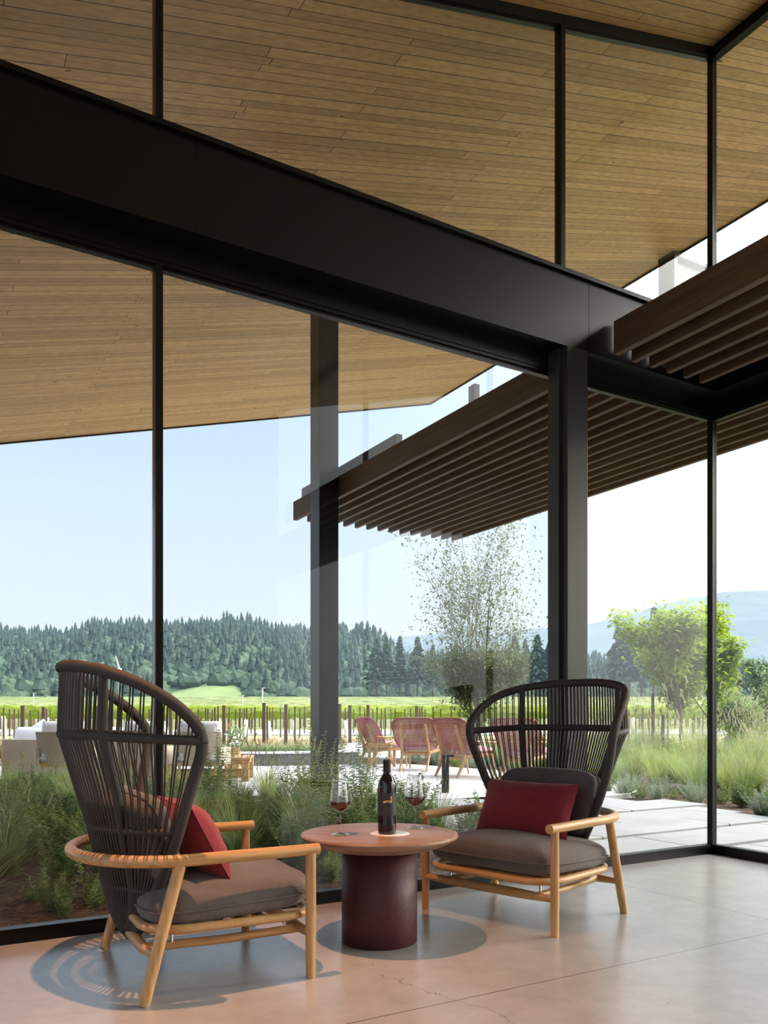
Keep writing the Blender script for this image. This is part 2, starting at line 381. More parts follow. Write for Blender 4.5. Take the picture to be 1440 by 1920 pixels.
MUL = [-6.52, -3.98, -1.44]
def frame_main():
    b = MB(); b.bx(-7.5, .045, 0, .06, 0, .066); b.bx(-7.5, 0, -.004, 0, .052, .056); struct(b, 'baseboard_front', 'black_steel')
    # head of the lower windows, with stepped bead
    b = MB(); b.bx(-7.5, .045, 0, .06, 3.145, 3.27); b.bx(-7.5, 0, .012, .05, 3.13, 3.145); b.bx(-7.5, 0, -.006, 0, 3.165, 3.172); struct(b, 'trim_2', 'black_steel')
    b = MB(); b.bx(0, .06, -8, 0, 0, .066); struct(b, 'baseboard_right', 'black_steel')
    b = MB(); b.bx(0, .06, -8, 0, 3.145, 3.27); b.bx(.012, .05, -8, 0, 3.13, 3.145); struct(b, 'trim_3', 'black_steel')
    b = MB(); b.bx(0, .045, 0, .045, .0, 6.0); struct(b, 'trim_4', 'black_steel')
    for i, a in enumerate(MUL):
        c = a if i < 2 else -1.43
        b = MB(); b.bx(c - .018, c + .018, 0, .06, .066, 3.145); struct(b, 'trim_%d' % (5 + i), 'black_steel')
        b = MB(); b.bx(c - .018, c + .018, 0, .06, 3.72, roofz(c)); struct(b, 'trim_%d' % (8 + i), 'black_steel')
    for i, v in enumerate((-2.6, -5.2)):
        b = MB(); b.bx(0, .06, v - .018, v + .018, .066, 3.145); struct(b, 'trim_%d' % (11 + i), 'black_steel')
        b = MB(); b.bx(0, .06, v - .018, v + .018, 3.72, roofz(0)); struct(b, 'trim_%d' % (13 + i), 'black_steel')
    # upper head frames under the sloping ceiling
    b = MB(); a0, a1 = -7.5, .045
    def ub(v0, v1, h0, h1):
        b.hexa([(a0, v0, roofz(a0) - h1), (a1, v0, roofz(a1) - h1), (a1, v1, roofz(a1) - h1), (a0, v1, roofz(a0) - h1), (a0, v0, roofz(a0) - h0), (a1, v0, roofz(a1) - h0), (a1, v1, roofz(a1) - h0), (a0, v1, roofz(a0) - h0)])
    ub(0, .06, 0, .065); ub(.015, .045, .065, .08); struct(b, 'trim_15', 'black_steel')
    b = MB(); b.bx(0, .06, -8, 0, roofz(0) - .075, roofz(0)); struct(b, 'trim_16', 'black_steel')
frame_main()
# structural steel over the windows
b = MB(); b.bx(-7.5, -.143, -.143, .12, 3.262, 3.70); b.bx(-7.5, -.13, -.165, .14, 3.70, 3.725); b.bx(-.143, .14, -.143, .12, 3.262, 3.70)
b.bx(-3.842, -3.838, -.1445, -.143, 3.262, 3.70); b.bx(-1.349, -1.345, -.1445, -.143, 3.262, 3.70)
beam = b.build('steel_beam', 'black_steel', loc=(CX, CY, 0), rz=TH); tag(beam, 'long black steel beam running above the lower windows', 'beam'); beam['kind'] = 'structure'
b = MB(); b.bx(-.143, .12, -8, -.143, 3.262, 3.70); b.bx(-.165, .14, -8, -.13, 3.70, 3.725)
beam = b.build('steel_beam', 'black_steel', loc=(CX, CY, 0), rz=TH); tag(beam, 'black steel beam above the right hand return window', 'beam'); beam['kind'] = 'structure'
# inner column
b = MB(); b.bx(-1.534, -1.366, -.15, .0, 0, 3.262); b.bx(-1.366, -1.335, -.11, .0, 0, 3.262); b.bx(-1.56, -1.534, -.10, 0, 0, 3.262)
o = struct(b, 'column', 'grey_steel', bevel=.003); tag(o, 'dark grey steel column inside the glass behind the right armchair', 'column')
# outer column
b = MB(); b.bx(-1.40, -1.18, 3.64, 3.86, -.05, roofz(-1.4)); o = struct(b, 'column', 'black_steel', bevel=.003)
tag(o, 'tall dark steel column outdoors at the edge of the planting', 'column')
# glass panes
bays = [(-7.5, -6.54), (-6.50, -4.0), (-3.96, -1.45), (-1.41, 0)]
wi = 1
for a0, a1 in bays:
    b = MB(); b.bx(a0, a1, .026, .034, .06, 3.135); o = struct(b, 'window_%d' % wi, 'window_glass'); wi += 1
    b = MB(); z0, z1 = roofz(a0) - .07, roofz(a1) - .07
    b.hexa([(a0, .026, 3.72), (a1, .026, 3.72), (a1, .034, 3.72), (a0, .034, 3.72), (a0, .026, z0), (a1, .026, z1), (a1, .034, z1), (a0, .034, z0)]); o = struct(b, 'window_%d' % wi, 'window_glass'); wi += 1
for v0, v1 in ((-2.58, 0), (-5.18, -2.62), (-8, -5.22)):
    b = MB(); b.bx(.026, .034, v0, v1, .06, 3.135); struct(b, 'window_%d' % wi, 'window_glass'); wi += 1
    b = MB(); b.bx(.026, .034, v0, v1, 3.72, roofz(0) - .07); struct(b, 'window_%d' % wi, 'window_glass'); wi += 1
b = MB(); b.bx(-7.53, -7.522, -8, 0, 0, 3.75); struct(b, 'window_%d' % wi, 'window_glass')  # unseen end wall, added as glass to let more daylight in
# roof outrigger beam
b = MB(); b.bx(3.0, 6.5, 2.9, 3.02, 6.1, 6.58); b.bx(2.95, 6.5, 2.84, 3.08, 6.58, 6.62); b.bx(2.96, 3.02, 2.84, 3.08, 5.9, 6.62)
o = b.build('steel_beam', 'black_steel', loc=(CX, CY, 0), rz=TH); tag(o, 'short steel outrigger beam poking past the roof edge', 'beam'); o['kind'] = 'structure'
# trellis: outside and inside
t = empty('trellis', W(0, 0, 0), TH); tag(t, 'outdoor timber slat canopy sheltering the terrace beyond the glass', 'trellis')
b = MB(); b.bx(-1.165, -1.115, .18, 4.84, 3.275, 3.49); b.build('edge_board', 'cedar', t, bevel=.003)
for k in range(14):
    a = -.985 + .158 * k
    v0 = .18 if a < .14 else -4.5
    b = MB(); b.bx(a - .02, a + .02, v0, 4.80, 3.27, 3.40); b.build('slat', 'cedar', t)
for a0, v in ((-1.1, .9), (-1.1, 2.6), (-1.1, 4.3), (.16, -1.2), (.16, -3.2)):
    b = MB(); b.bx(a0, 1.2, v - .04, v + .04, 3.40, 3.48); b.build('crossbeam', 'grey_steel', t)
b = MB(); b.bx(-1.165, -1.10, 2.5, 4.60, 3.49, 3.585); b.build('rail', 'black_steel', t)
b = MB(); b.bx(-1.165, -1.115, 1.3, 1.38, 3.49, 3.62); b.build('bracket', 'black_steel', t)
t = empty('trellis', W(0, 0, 0), TH); tag(t, 'indoor timber slat canopy hung beside the right hand window', 'trellis')
b = MB(); b.bx(-1.165, -1.115, -5.0, -.17, 3.28, 3.49); b.build('edge_board', 'cedar', t, bevel=.003)
for k in range(5):
    a = -.985 + .162 * k
    b = MB(); b.bx(a - .02, a + .02, -5.0, -.17, 3.27, 3.40); b.build('slat', 'cedar', t)
for v in (-.6, -2.4, -4.4):
    b = MB(); b.bx(-1.12, -.165, v - .04, v + .04, 3.40, 3.48); b.build('crossbeam', 'cedar', t)
# ceiling spotlight
s = empty('ceiling_spotlight', (-.87, 2.80, 4.52)); tag(s, 'small black downlight can on the sloping timber ceiling', 'lamp')
b = MB(); b.lathe([(.0, .09), (.045, .09), (.045, .0), (.04, .0), (.04, .07), (0, .07)], 20); b.build('can', 'black_steel', s)
b = MB(); b.tube([(0, 0, .09), (0, 0, .19)], .01, 8); b.build('stem', 'black_steel', s)

# ================================================================== FAN ARMCHAIR
def bspl(vals):
    """natural-ish spline through rib stations s=-1,-.6,0,.6,1 -> function of s"""
    ss = [-1, -.6, 0, .6, 1]
    def f(s):
        s = max(-1, min(1, s)); i = max(k for k in range(4) if ss[k] <= s + 1e-9) if s < 1 else 3
        p = vals; t = (s - ss[i]) / (ss[i + 1] - ss[i])
        m = []
        for k in (i, i + 1):
            if k == 0: m.append((p[1] - p[0]) / (ss[1] - ss[0]))
            elif k == 4: m.append((p[4] - p[3]) / (ss[4] - ss[3]))
            else: m.append((p[k + 1] - p[k - 1]) / (ss[k + 1] - ss[k - 1]))
        h = ss[i + 1] - ss[i]
        return (2 * t ** 3 - 3 * t * t + 1) * p[i] + (t ** 3 - 2 * t * t + t) * h * m[0] + (-2 * t ** 3 + 3 * t * t) * p[i + 1] + (t ** 3 - t * t) * h * m[1]
    return f
LV = [  # z, frame(a,t), rib(a,t), centre t, sag of frame z
    (.93, .445, .43, .30, .745, .845, -.02),
    (.72, .392, .468, .25, .69, .786, 0),
    (.58, .335, .491, .195, .66, .745, 0),
    (.46, .275, .515, .155, .635, .715, 0),
    (.35, .208, .545, .12, .61, .69, 0),
    (.24, .145, .57, .08, .605, .66, 0),
    (.185, .10, .585, .05, .61, .635, 0),
    (.155, .035, .60, .015, .605, .615, 0)]
def level(k, s):
    z, fa, ft, ra, rt, ct, dz = LV[k]
    x = bspl([-fa, -ra, 0, ra, fa])(s)
    if abs(s) > .6 and k == 0:
        u = (abs(s) - .6) / .4; x = math.copysign(ra + (fa - ra) * (1 - (1 - u) ** 2.0), s); y = rt + (ft - rt) * (u ** 1.35)
    elif abs(s) > .6:
        u = (abs(s) - .6) / .4; x = math.copysign(ra + (fa - ra) * (1 - (1 - u) ** 1.5), s); y = rt + (ft - rt) * u ** 1.15
    else: y = rt + (ct - rt) * cos(s / .6 * pi / 2)
    return Vector((x, y, z + dz * max(0, (abs(s) - .6) / .4)))
def ztop(s):
    s = abs(s)
    tb = [(0, 1.182), (.3, 1.178), (.6, 1.157), (.72, 1.13), (.82, 1.09), (.9, 1.04), (.96, .985), (1, .91)]
    for (a, za), (b_, zb) in zip(tb, tb[1:]):
        if s <= b_: return za + (zb - za) * (s - a) / (b_ - a)
    return .91
def wrap(mb, pts, r=.0175):
    q = resample(pts, .0036); mb.tube(q, [r + (.0013 if i % 2 else -.0006) for i in range(len(q))], 10)
ARM_Z = .487
def make_fan_chair(label, loc, rz):
    c = empty('fan_armchair', loc, rz); tag(c, label, 'armchair')
    # horseshoe arm
    pts = []
    for i in range(8): pts.append((-.392 + .012 * (1 - i / 7), -.035 + .48 * i / 7, ARM_Z))
    for i in range(1, 32):
        a = pi - pi * i / 32; pts.append((.392 * cos(a) * (1 if True else 1), .445 + .365 * sin(a) ** .92, ARM_Z - .0 * sin(a)))
    for i in range(8): pts.append((.392 - .012 * (i / 7), .445 - .48 * i / 7, ARM_Z))
    b = MB(); b.tube(pts, [.0225 if 2 < i < len(pts) - 3 else .022 for i in range(len(pts))], 16); b.build('armrest', 'oak_y', c)
    for s in (-1, 1):
        b = MB(); b.tube([(s * .386, 0, 0.0), (s * .386, 0, .20), (s * .386, 0, ARM_Z - .012)], [.0185, .0205, .0195], 16); b.build('leg', 'oak_z', c)
        b = MB(); b.tube([(s * .398, .625, 0.0), (s * .39, .56, .25), (s * .386, .497, ARM_Z - .01)], [.0195, .022, .0215], 16); b.build('leg', 'oak_z', c)
    b = MB(); b.tube([(-.375, 0, .168), (-.2, 0, .168), (.2, 0, .168), (.375, 0, .168)], [.016, .022, .022, .016], 12, flat=(1, 1.05)); b.build('stretcher', 'oak_x', c)
    b = MB(); b.tube([(-.385, .585, .165), (-.25, .60, .163), (.25, .60, .163), (.385, .585, .165)], [.015, .021, .021, .015], 12); b.build('stretcher', 'oak_x', c)
    for s in (-1, 1):
        b = MB(); b.tube([(s * .27, .0, .163), (s * .27, .3, .158), (s * .26, .60, .163)], .017, 12); b.build('side_rail', 'oak_y', c)
    ring = []
    for cx_, cy_, a0 in ((.215, .45, 0), (-.215, .45, 90), (-.215, .11, 180), (.215, .11, 270)):
        for i in range(9): a = radians(a0 + 90 * i / 8); ring.append((cx_ + .15 * cos(a), cy_ + .15 * sin(a), .238))
    b = MB(); b.tube(ring, .017, 10, closed=True, flat=(1.15, 1.0))
    for k in range(6):
        y = .09 + k * .08; b.box((0, y, .232), (.62, .035, .012))
    b.build('seat_frame', 'oak_plain', c)
    for x in (-.27, .27):
        for y in (.06, .50): b = MB(); b.tube([(x, y, .17), (x, y, .228)], .006, 8); b.build('spacer', 'chrome', c)
    # back frame
    b = MB()
    side = [level(k, 1) for k in range(8)]
    top = []
    for i in range(41):
        s = -1 + 2 * i / 40; p = level(0, s); p.z = ztop(s); top.append(p)
    left = [Vector((-p.x, p.y, p.z)) for p in side]
    loop = top[:]
    low = side[1:] + left[::-1][:-1]
    path = resample(spline(top[:-1] + [top[-1]] + low, 8, closed=True), .02)
    for _ in range(5): path = [(path[i - 1] + path[i] * 2 + path[(i + 1) % len(path)]) / 4 for i in range(len(path))]
    q = resample(spline(path + [path[0]], 6), .0036)
    b.tube(q, [.021 + (.0014 if i % 2 else -.0007) for i in range(len(q))], 10)
    bf = b.build('back_frame', 'cord', c)
    for s in (-.6, .6):
        b = MB(); p = level(0, s); q = p.copy(); q.z = ztop(s); pts = [q, p] + [level(k, s) for k in range(1, 7)]
        wrap(b, [q, p] + spline(pts[1:], 6), .0175); b.build('back_rib', 'cord', c)
    for k, r in ((0, .0175), (2, .0135), (4, .0120)):
        b = MB(); wrap(b, [level(k, -1 + 2 * i / 32) for i in range(33)], r); b.build('back_hoop', 'cord', c)
    # cords
    b = MB(); n = 96
    for i in range(n):
        s = -1 + 2 * (i + .5) / n + (.0045 if i % 2 else -.0045)
        if abs(abs(s) - .6) < .012: continue
        pts = []
        p = level(0, s); q = p.copy(); q.z = ztop(s) - .005; off = Vector((p.x * .3, p.y - .35, 0)).normalized() * .012
        pts = [q + off * .3, p + off]
        for k in range(1, 8):
            m = level(k, s); o2 = Vector((m.x * .3, m.y - .35, 0)).normalized() * .010; pts.append(m + o2)
        b.tube(pts, .0031, 5, cap=False)
    b.build('cord_weave', 'cord', c)
    # seat cushion
    def cush(w, d, h, ex, fn, piping=True, seed=1, puff=.5, name='seat_cushion', m='cushion', par=None):
        rr = random.Random(seed); ph = [(rr.uniform(4, 14), rr.uniform(4, 14), rr.uniform(0, 6), rr.uniform(.2, 1)) for _ in range(7)]
        mb = MB(); nu, nv = 64, 24
        def pt(i, j):
            a = 2 * pi * i; e2 = -pi / 2 + pi * j
            rx = math.copysign(abs(cos(a)) ** ex, cos(a)); ry = math.copysign(abs(sin(a)) ** ex, sin(a))
            ce = abs(cos(e2)) ** .42; se = math.copysign(abs(sin(e2)) ** puff, sin(e2))
            wr = sum(q[3] * sin(q[0] * rx * ce + q[1] * ry * ce + q[2]) for q in ph) * .0016
            edge = 1 - .02 * abs(sin(a * 9 + e2)) * (ce ** 6)
            return fn(Vector((w / 2 * rx * ce * edge, d / 2 * ry * ce * edge, h / 2 * se * (1) + wr * (1 - abs(se) * .2))))
        mb.grid(pt, nu, nv); o = mb.build(name, m, par or c, weld=True)
        if piping:
            pb = MB(); pts = []
            for i in range(72):
                a = 2 * pi * i / 72; rx = math.copysign(abs(cos(a)) ** ex, cos(a)); ry = math.copysign(abs(sin(a)) ** ex, sin(a)); pts.append(fn(Vector((w / 2 * rx * 1.0, d / 2 * ry * 1.0, 0))))
            pb.tube(pts, .0042, 6, closed=True); pb.build('piping', m, o)
        return o
    cush(.755, .66, .14, .38, lambda p: p + Vector((0, .275, .308 - .015 * (p.y / .33) + .038 * cos(p.x / .37 * 1.5) * cos(p.y / .33 * 1.5) * max(0, min(1, p.z / .05)))), seed=3, puff=.62)
    tilt = Matrix.Rotation(radians(74), 3, 'X')
    cush(.585, .345, .14, .42, lambda p: tilt @ Vector((p.x * (1 + .32 * p.y), p.y, p.z)) + Vector((0, .525 + .07 * (1 - (p.x / .3) ** 2), .545)), seed=5, name='back_cushion')
    return c, cush
chairL, cush = make_fan_chair('dark cord fan-back oak armchair seen from behind, left of the burgundy table', (-.462, 3.429, 0), atan2(.881, -.473))
chairR, cush2 = make_fan_chair('dark cord fan-back oak armchair facing the room, right of the burgundy table', (.493, 3.921, 0), atan2(-.696, .718))
def lumbar(name, label, loc, rz, seed, yaw=0, tilt=72, scale=1):
    rr = random.Random(seed); ph = [(rr.uniform(4, 12), rr.uniform(4, 12), rr.uniform(0, 6)) for _ in range(6)]
    w_, d_, h_ = .565, .31, .17
    mb = MB()
    M = Matrix.Rotation(radians(tilt), 3, 'X')
    def side(sg):
        def pt(i, j):
            u, v = i * 2 - 1, j * 2 - 1
            e_ = max(0, (1 - abs(u) ** 2.6)) ** .5 * max(0, (1 - abs(v) ** 2.6)) ** .5
            x = u * w_ / 2 * (1 - .07 * (1 - v * v)) ; y = v * d_ / 2 * (1 - .06 * (1 - u * u))
            wr = sum(sin(q[0] * u + q[1] * v + q[2]) for q in ph) * .0012 * e_
            return M @ Vector((x * (1), y, sg * (h_ / 2 * e_ + wr + .001)))
        return pt
    mb.grid(side(1), 36, 24); mb.grid(side(-1), 36, 24)
    o = mb.build(name, 'red_fabric', weld=True); o.location = loc; o.rotation_euler = (0, radians(0), rz + yaw); tag(o, label, 'pillow'); return o
def cl(loc, rz, x, y, z):
    p = Vector((loc[0], loc[1], 0)) + Matrix.Rotation(rz, 3, 'Z') @ Vector((x, y, 0)); return (p.x, p.y, z)
rzL, rzR = atan2(.881, -.473), atan2(-.696, .718)
lumbar('lumbar_pillow', 'deep red lumbar pillow leaning in the chair seen from behind', cl((-.462, 3.429), rzL, -.01, .36, .52), rzL, 2, yaw=.0, tilt=62)
lumbar('lumbar_pillow', 'deep red lumbar pillow propped in the chair facing the room', cl((.493, 3.921), rzR, -.015, .36, .515), rzR, 4, yaw=.0, tilt=66)

# ================================================================== TABLE, BOTTLE, GLASSES
TX, TY, TZ = -.02, 3.60, .478
t = empty('pedestal_table', (TX, TY, 0)); tag(t, 'round walnut topped pedestal table on a burgundy drum between the armchairs', 'table')
b = MB(); b.lathe([(0, TZ), (.335, TZ), (.347, TZ - .003), (.3495, TZ - .010), (.345, TZ - .018), (.30, TZ - .042), (.262, TZ - .057), (.25, TZ - .06), (0, TZ - .06)], 96)
b.build('tabletop', 'walnut', t)
b = MB(); b.lathe([(.0, 0.0), (.163, 0.0), (.168, .006), (.168, TZ - .06), (0, TZ - .06)], 72); b.build('pedestal', 'burgundy', t)
b = MB(); b.lathe([(0, .0018), (.086, .0018), (.088, 0), (0, 0)], 48); o = b.build('coaster', 'white_disc', loc=(.026, 3.572, TZ)); tag(o, 'flat white round coaster under the wine bottle', 'coaster')
bo = empty('wine_bottle', (.013, 3.555, TZ + .0018)); tag(bo, 'dark wine bottle with a gold emblem standing on the white coaster', 'bottle')
b = MB(); b.lathe([(0, .004), (.03, .003), (.038, 0), (.0395, .006), (.041, .04), (.0415, .20), (.040, .218), (.033, .238), (.022, .256), (.0165, .266), (.0155, .275), (.0155, .315), (0, .316)], 48); b.build('bottle_body', 'bottle_glass', bo)
b = MB(); b.lathe([(.0163, .262), (.0163, .312), (.0178, .314), (.018, .322), (.0172, .326), (0, .327)], 32); b.build('capsule', 'capsule', bo)
def onbottle(a, z, r=.0420): # a in metres along the arc from the facing direction
    an = -pi / 2 + .12 + a / r; return (r * cos(an), r * sin(an), z)
b = MB(); b.grid(lambda u, v: onbottle(-.058 + .116 * u, .083 + .100 * v, .04185), 24, 2)
lab = b.build('bottle_label', 'label_paper', bo)
b = MB()
def poly(mb, pts, r=.0422):
    vs = [onbottle(x, z, r) for x, z in pts]; mb.add(vs, [tuple(range(len(vs)))])
X0, Z0 = -.016, .139
def arc(x): return .0085 * max(0, 1 - ((x - .012) / .022) ** 2) ** .8
for i in range(16):
    xa, xb = -.008 + i * .0026, -.008 + (i + 1) * .0026
    if .008 < (xa + xb) / 2 < .018: lo = .0045
    else: lo = 0
    poly(b, [(X0 + xa, Z0 + lo), (X0 + xb, Z0 + lo), (X0 + xb, Z0 + max(.003, arc(xb)) + .003), (X0 + xa, Z0 + max(.003, arc(xa)) + .003)])
poly(b, [(X0 + .0275, Z0), (X0 + .034, Z0), (X0 + .034, Z0 + .028), (X0 + .031, Z0 + .031), (X0 + .0275, Z0 + .028)])
b.build('gold_emblem', 'gold', lab)
b = MB()
for zz, wd in ((.128, .034), (.108, .016), (.100, .030), (.092, .040)):
    poly(b, [(-.003 - wd / 2, zz), (-.003 + wd / 2, zz), (-.003 + wd / 2, zz + .0012), (-.003 - wd / 2, zz + .0012)])
b.build('label_print', 'label_ink', lab)
def wineglass(loc, label):
    g = empty('wine_glass', (loc[0], loc[1], loc[2] + .0012)); tag(g, label, 'wine glass')
    prof = [(0, .0), (.044, .0), (.0455, .0012), (.03, .004), (.008, .009), (.0042, .018), (.0037, .05), (.0037, .085), (.005, .094), (.012, .100)]
    b = MB(); b.lathe(prof, 40); b.build('stem', 'goblet_glass', g)
    outp = [(.004, .098), (.02, .104), (.036, .118), (.0465, .134), (.0485, .142), (.0475, .152), (.043, .185), (.0375, .22), (.034, .247)]
    inn = [(r - .0011, z + .0006) for r, z in outp[::-1]]
    b = MB(); b.lathe(outp + [(.0335, .2475)] + inn, 48); b.build('bowl', 'goblet_glass', g)
    b = MB(); b.lathe([(0, .1015), (.019, .1055), (.0345, .119), (.0448, .135), (.0467, .1425), (.0465, .1435), (0, .1435)], 40); b.build('wine', 'wine', g)
    return g
wineglass((-.190, 3.535, TZ), 'stemmed glass of red wine left of the bottle')
wineglass((.143, 3.738, TZ), 'stemmed glass of red wine right of the bottle')

# ================================================================== GROUND OUTSIDE
def hgt(Y): return -.07 if Y < 60 else -.07 + 8.5 * ((Y - 60) / 340) ** 1.5 if Y < 420 else 8.9 + (Y - 420) * .03
def polyslab(pts, z0, z1, name, m, **k):
    b = MB(); n = len(pts)
    vs = [(p[0], p[1], z1) for p in pts] + [(p[0], p[1], z0) for p in pts]
    b.add(vs, [tuple(range(n)), tuple(range(2 * n - 1, n - 1, -1))] + [(i, i + n, (i + 1) % n + n, (i + 1) % n) for i in range(n)])
    return b.build(name, m, weld=True, **k)
b = MB()
ys = [1, 10, 25, 40, 60] + [60 + 12 * i for i in range(1, 60)]
xs = [-900 + 60 * i for i in range(31)]
b.grid(lambda u, v: (-1 + 2 * u) and ((-1 + 2 * u) * (60 + ys[int(round(v * (len(ys) - 1)))] * 1.1), ys[int(round(v * (len(ys) - 1)))], hgt(ys[int(round(v * (len(ys) - 1)))])) or (0.001, ys[int(round(v * (len(ys) - 1)))], hgt(ys[int(round(v * (len(ys) - 1)))])), 21, len(ys) - 1)
o = b.build('ground_field', 'field'); o['kind'] = 'structure'
# mulch bed with little mounds
def inroom(x, y):
    a = (x - CX) * ca + (y - CY) * sa; v = -(x - CX) * sa + (y - CY) * ca; return a, v
rm = random.Random(3)
ph = [(rm.uniform(1, 9), rm.uniform(1, 9), rm.uniform(0, 6), rm.uniform(.3, 1)) for _ in range(12)]
def soilz(x, y): return -.05 + .012 * sum(q[3] * sin(q[0] * x + q[2]) * sin(q[1] * y + q[2] * 2) for q in ph) / 2
b = MB(); b.grid(lambda u, v: (lambda a, vv: (lambda p: (p.x, p.y, soilz(p.x, p.y)))(W(a, vv)))(-11 + 19 * u, .10 + 17 * v), 150, 130)
o = b.build('ground_bed', 'mulch'); o['kind'] = 'structure'
b = MB()
for _ in range(5200):
    a, v = -R.random() * 8.2 - .8, .14 + R.random() ** 1.6 * 3.2
    if R.random() < .12: a, v = 2.3 + R.random() * 2, R.random() * 3 + .2
    p = W(a, v); z = soilz(p.x, p.y); l_, w_ = R.uniform(.008, .03), R.uniform(.003, .009); an = R.uniform(0, 6.28)
    M = Matrix.Translation((p.x, p.y, z + .006)) @ Matrix.Rotation(an, 4, 'Z') @ Matrix.Rotation(R.uniform(-.5, .5), 4, 'Y')
    b.box((0, 0, 0), (l_, w_, .003), M)
o = b.build('mulch_chips', 'chips'); tag(o, 'scattered bark chips over the dark soil just outside the glass', 'mulch', kind='stuff')
# outer kerb strip of the sill
b = MB(); b.bx(-7.5, .2, .10, .16, -.12, .0); struct(b, 'trim_17', 'paver')
# terrace
terr = [(-16, 12.6), (-5.95, 12.5), (-4.79, 10.8), (-3.6, 10.3), (-1.06, 10.0), (-.1, 9.6), (1.0, 9.7), (1.7, 9.4), (3.3, 10.4), (3.6, 12.0), (2.57, 13.9), (1.7, 15.2), (.45, 16.6), (-.4, 16.3), (-3.3, 16.4), (-8, 15.8), (-16, 15.5)]
o = polyslab(terr, -.12, 0, 'terrace', 'terrace'); o['kind'] = 'structure'
o = polyslab([(-1.15, 21.5), (-.6, 19.5), (.5, 19.0), (1.5, 20.5), (1.2, 25), (.2, 29.5), (-1.3, 29.5)], -.1, -.01, 'path', 'terrace'); o['kind'] = 'structure'
o = polyslab([(-40, 21.4), (-1.3, 21.4), (-1.35, 30), (1.3, 30), (1.6, 21), (14, 24), (40, 34), (45, 41), (-50, 40)], -.09, -.062, 'ground_dry', 'dry_soil'); o['kind'] = 'structure'
o = polyslab([(-60, 42), (60, 44), (62, 58), (-62, 56)], -.1, -.035, 'road_gravel', 'road'); o['kind'] = 'structure'
# paving slabs of the garden path
rows = [(-3.3, -2.3), (-2.24, -1.24), (-1.18, -.62), (-.56, .16), (.26, .88), (.98, 1.53), (1.545, 2.09), (2.20, 2.81), (2.825, 3.36), (3.48, 4.1)]
cuts = [(-.2, 1.3), (.3, 1.9), (.25, 1.6), (.62, 2.0), (.15, 1.75), (-.1, 1.5), (.7, 2.1), (.3, 1.55), (.1, 1.4), (.5, 1.9)]
ends = [2.2, 2.2, 2.15, 2.3, 2.1, 2.3, 2.45, 2.75, 2.3, 1.9]
desc = ['', '', 'first', 'second', 'third', 'fourth', 'fifth', 'sixth', 'seventh', 'eighth']
for i, ((v0, v1), cs_, en) in enumerate(zip(rows, cuts, ends)):
    if i < 2: continue
    xs_ = [(.13 if v0 < .2 else -.9)] + [c for c in cs_ if c > .2 or v0 > .1] + [en]
    for j, (a0, a1) in enumerate(zip(xs_, xs_[1:])):
        if a1 - a0 < .2: continue
        b = MB(); b.bx(a0 + .006, a1 - .006, v0, v1, -.08, 0.0)
        o = b.build('paving_slab', 'paver', loc=(CX, CY, 0), rz=TH, bevel=.004)
        side_ = ['nearest the left bed', 'in the middle of the path', 'along the right bed'][min(j, 2)]
        tag(o, 'pale concrete slab %s, %s row out from the building' % (side_, desc[i]), 'paving slab', 'concrete slabs of the garden path')
b = MB(); b.bx(-1.0, 2.9, -3.4, 4.4, -.09, -.055); o = struct(b, 'path_bed', 'gravel')
for (a0, a1, v0, v1) in []: pass

# ================================================================== HILLS AND FOREST
def ridge(pts, x):
    for (a, ya), (b_, yb) in zip(pts, pts[1:]):
        if x <= b_:
            t = (x - a) / (b_ - a); t = t * t * (3 - 2 * t); return ya + (yb - ya) * t
    return pts[-1][1]
def hill(name, pts, Y0, Y1, m, base_py=1313, x0=-500, x1=1950, nx=160, ny=14, amp=6, seed=1, pw=.8):
    rr = random.Random(seed); pq = [(rr.uniform(.004, .03), rr.uniform(.004, .03), rr.uniform(0, 6), rr.uniform(.3, 1)) for _ in range(10)]
    def surf(px, t):
        Y = Y0 + (Y1 - Y0) * t; py = ridge(pts, px); z1 = 1 + (HY - py) / F * Y1; z0 = 1 + (HY - base_py) / F * Y0 - 2
        X = (px - PX0) / F * (Y0 + (Y1 - Y0) * (.35 + .65 * t)) if False else (px - PX0) / F * Y
        z = z0 + (z1 - z0) * t ** pw
        z += amp * (t * (1 - t) * 3.2 + .05) * sum(q[3] * sin(q[0] * X + q[2]) * sin(q[1] * Y + q[2] * 1.7) for q in pq) / 2.5
        return X, Y, z
    b = MB()
    def pt(u, v):
        px = x0 + (x1 - x0) * u; t = v * 1.25
        if t <= 1: return surf(px, t)
        X, Y, z = surf(px, 1); k = (t - 1) / .25; return X * (1 + .25 * k), Y + (Y1 - Y0) * .6 * k, z - (z + 3) * k ** 1.5
    b.grid(pt, nx, ny); o = b.build(name, m); o['kind'] = 'structure'; return surf
RM = [(-500, 1200), (-100, 1196), (0, 1192), (40, 1199), (120, 1197), (150, 1189), (180, 1182), (245, 1180), (290, 1183), (330, 1184), (370, 1181), (400, 1176), (425, 1172), (465, 1175), (490, 1184), (510, 1193), (545, 1192), (580, 1196), (640, 1193), (670, 1189), (702, 1193), (722, 1215), (760, 1252), (850, 1250), (960, 1246), (1060, 1242), (1110, 1248), (1200, 1252), (1330, 1262), (1440, 1272), (1700, 1285), (1950, 1290)]
sM = hill('hill_forested', RM, 430, 900, 'hill_ground', seed=4)
RF = [(-500, 1230), (600, 1230), (640, 1205), (720, 1196), (800, 1190), (858, 1181), (940, 1186), (1000, 1178), (1040, 1178), (1110, 1168), (1150, 1158), (1192, 1147), (1238, 1132), (1307, 1117), (1371, 1108), (1440, 1106), (1600, 1112), (1950, 1150)]
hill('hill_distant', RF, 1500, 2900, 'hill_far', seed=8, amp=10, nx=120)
RL = [(-500, 1190), (-200, 1186), (0, 1182), (22, 1179), (60, 1181), (100, 1188), (128, 1193), (200, 1215), (300, 1250), (1950, 1260)]
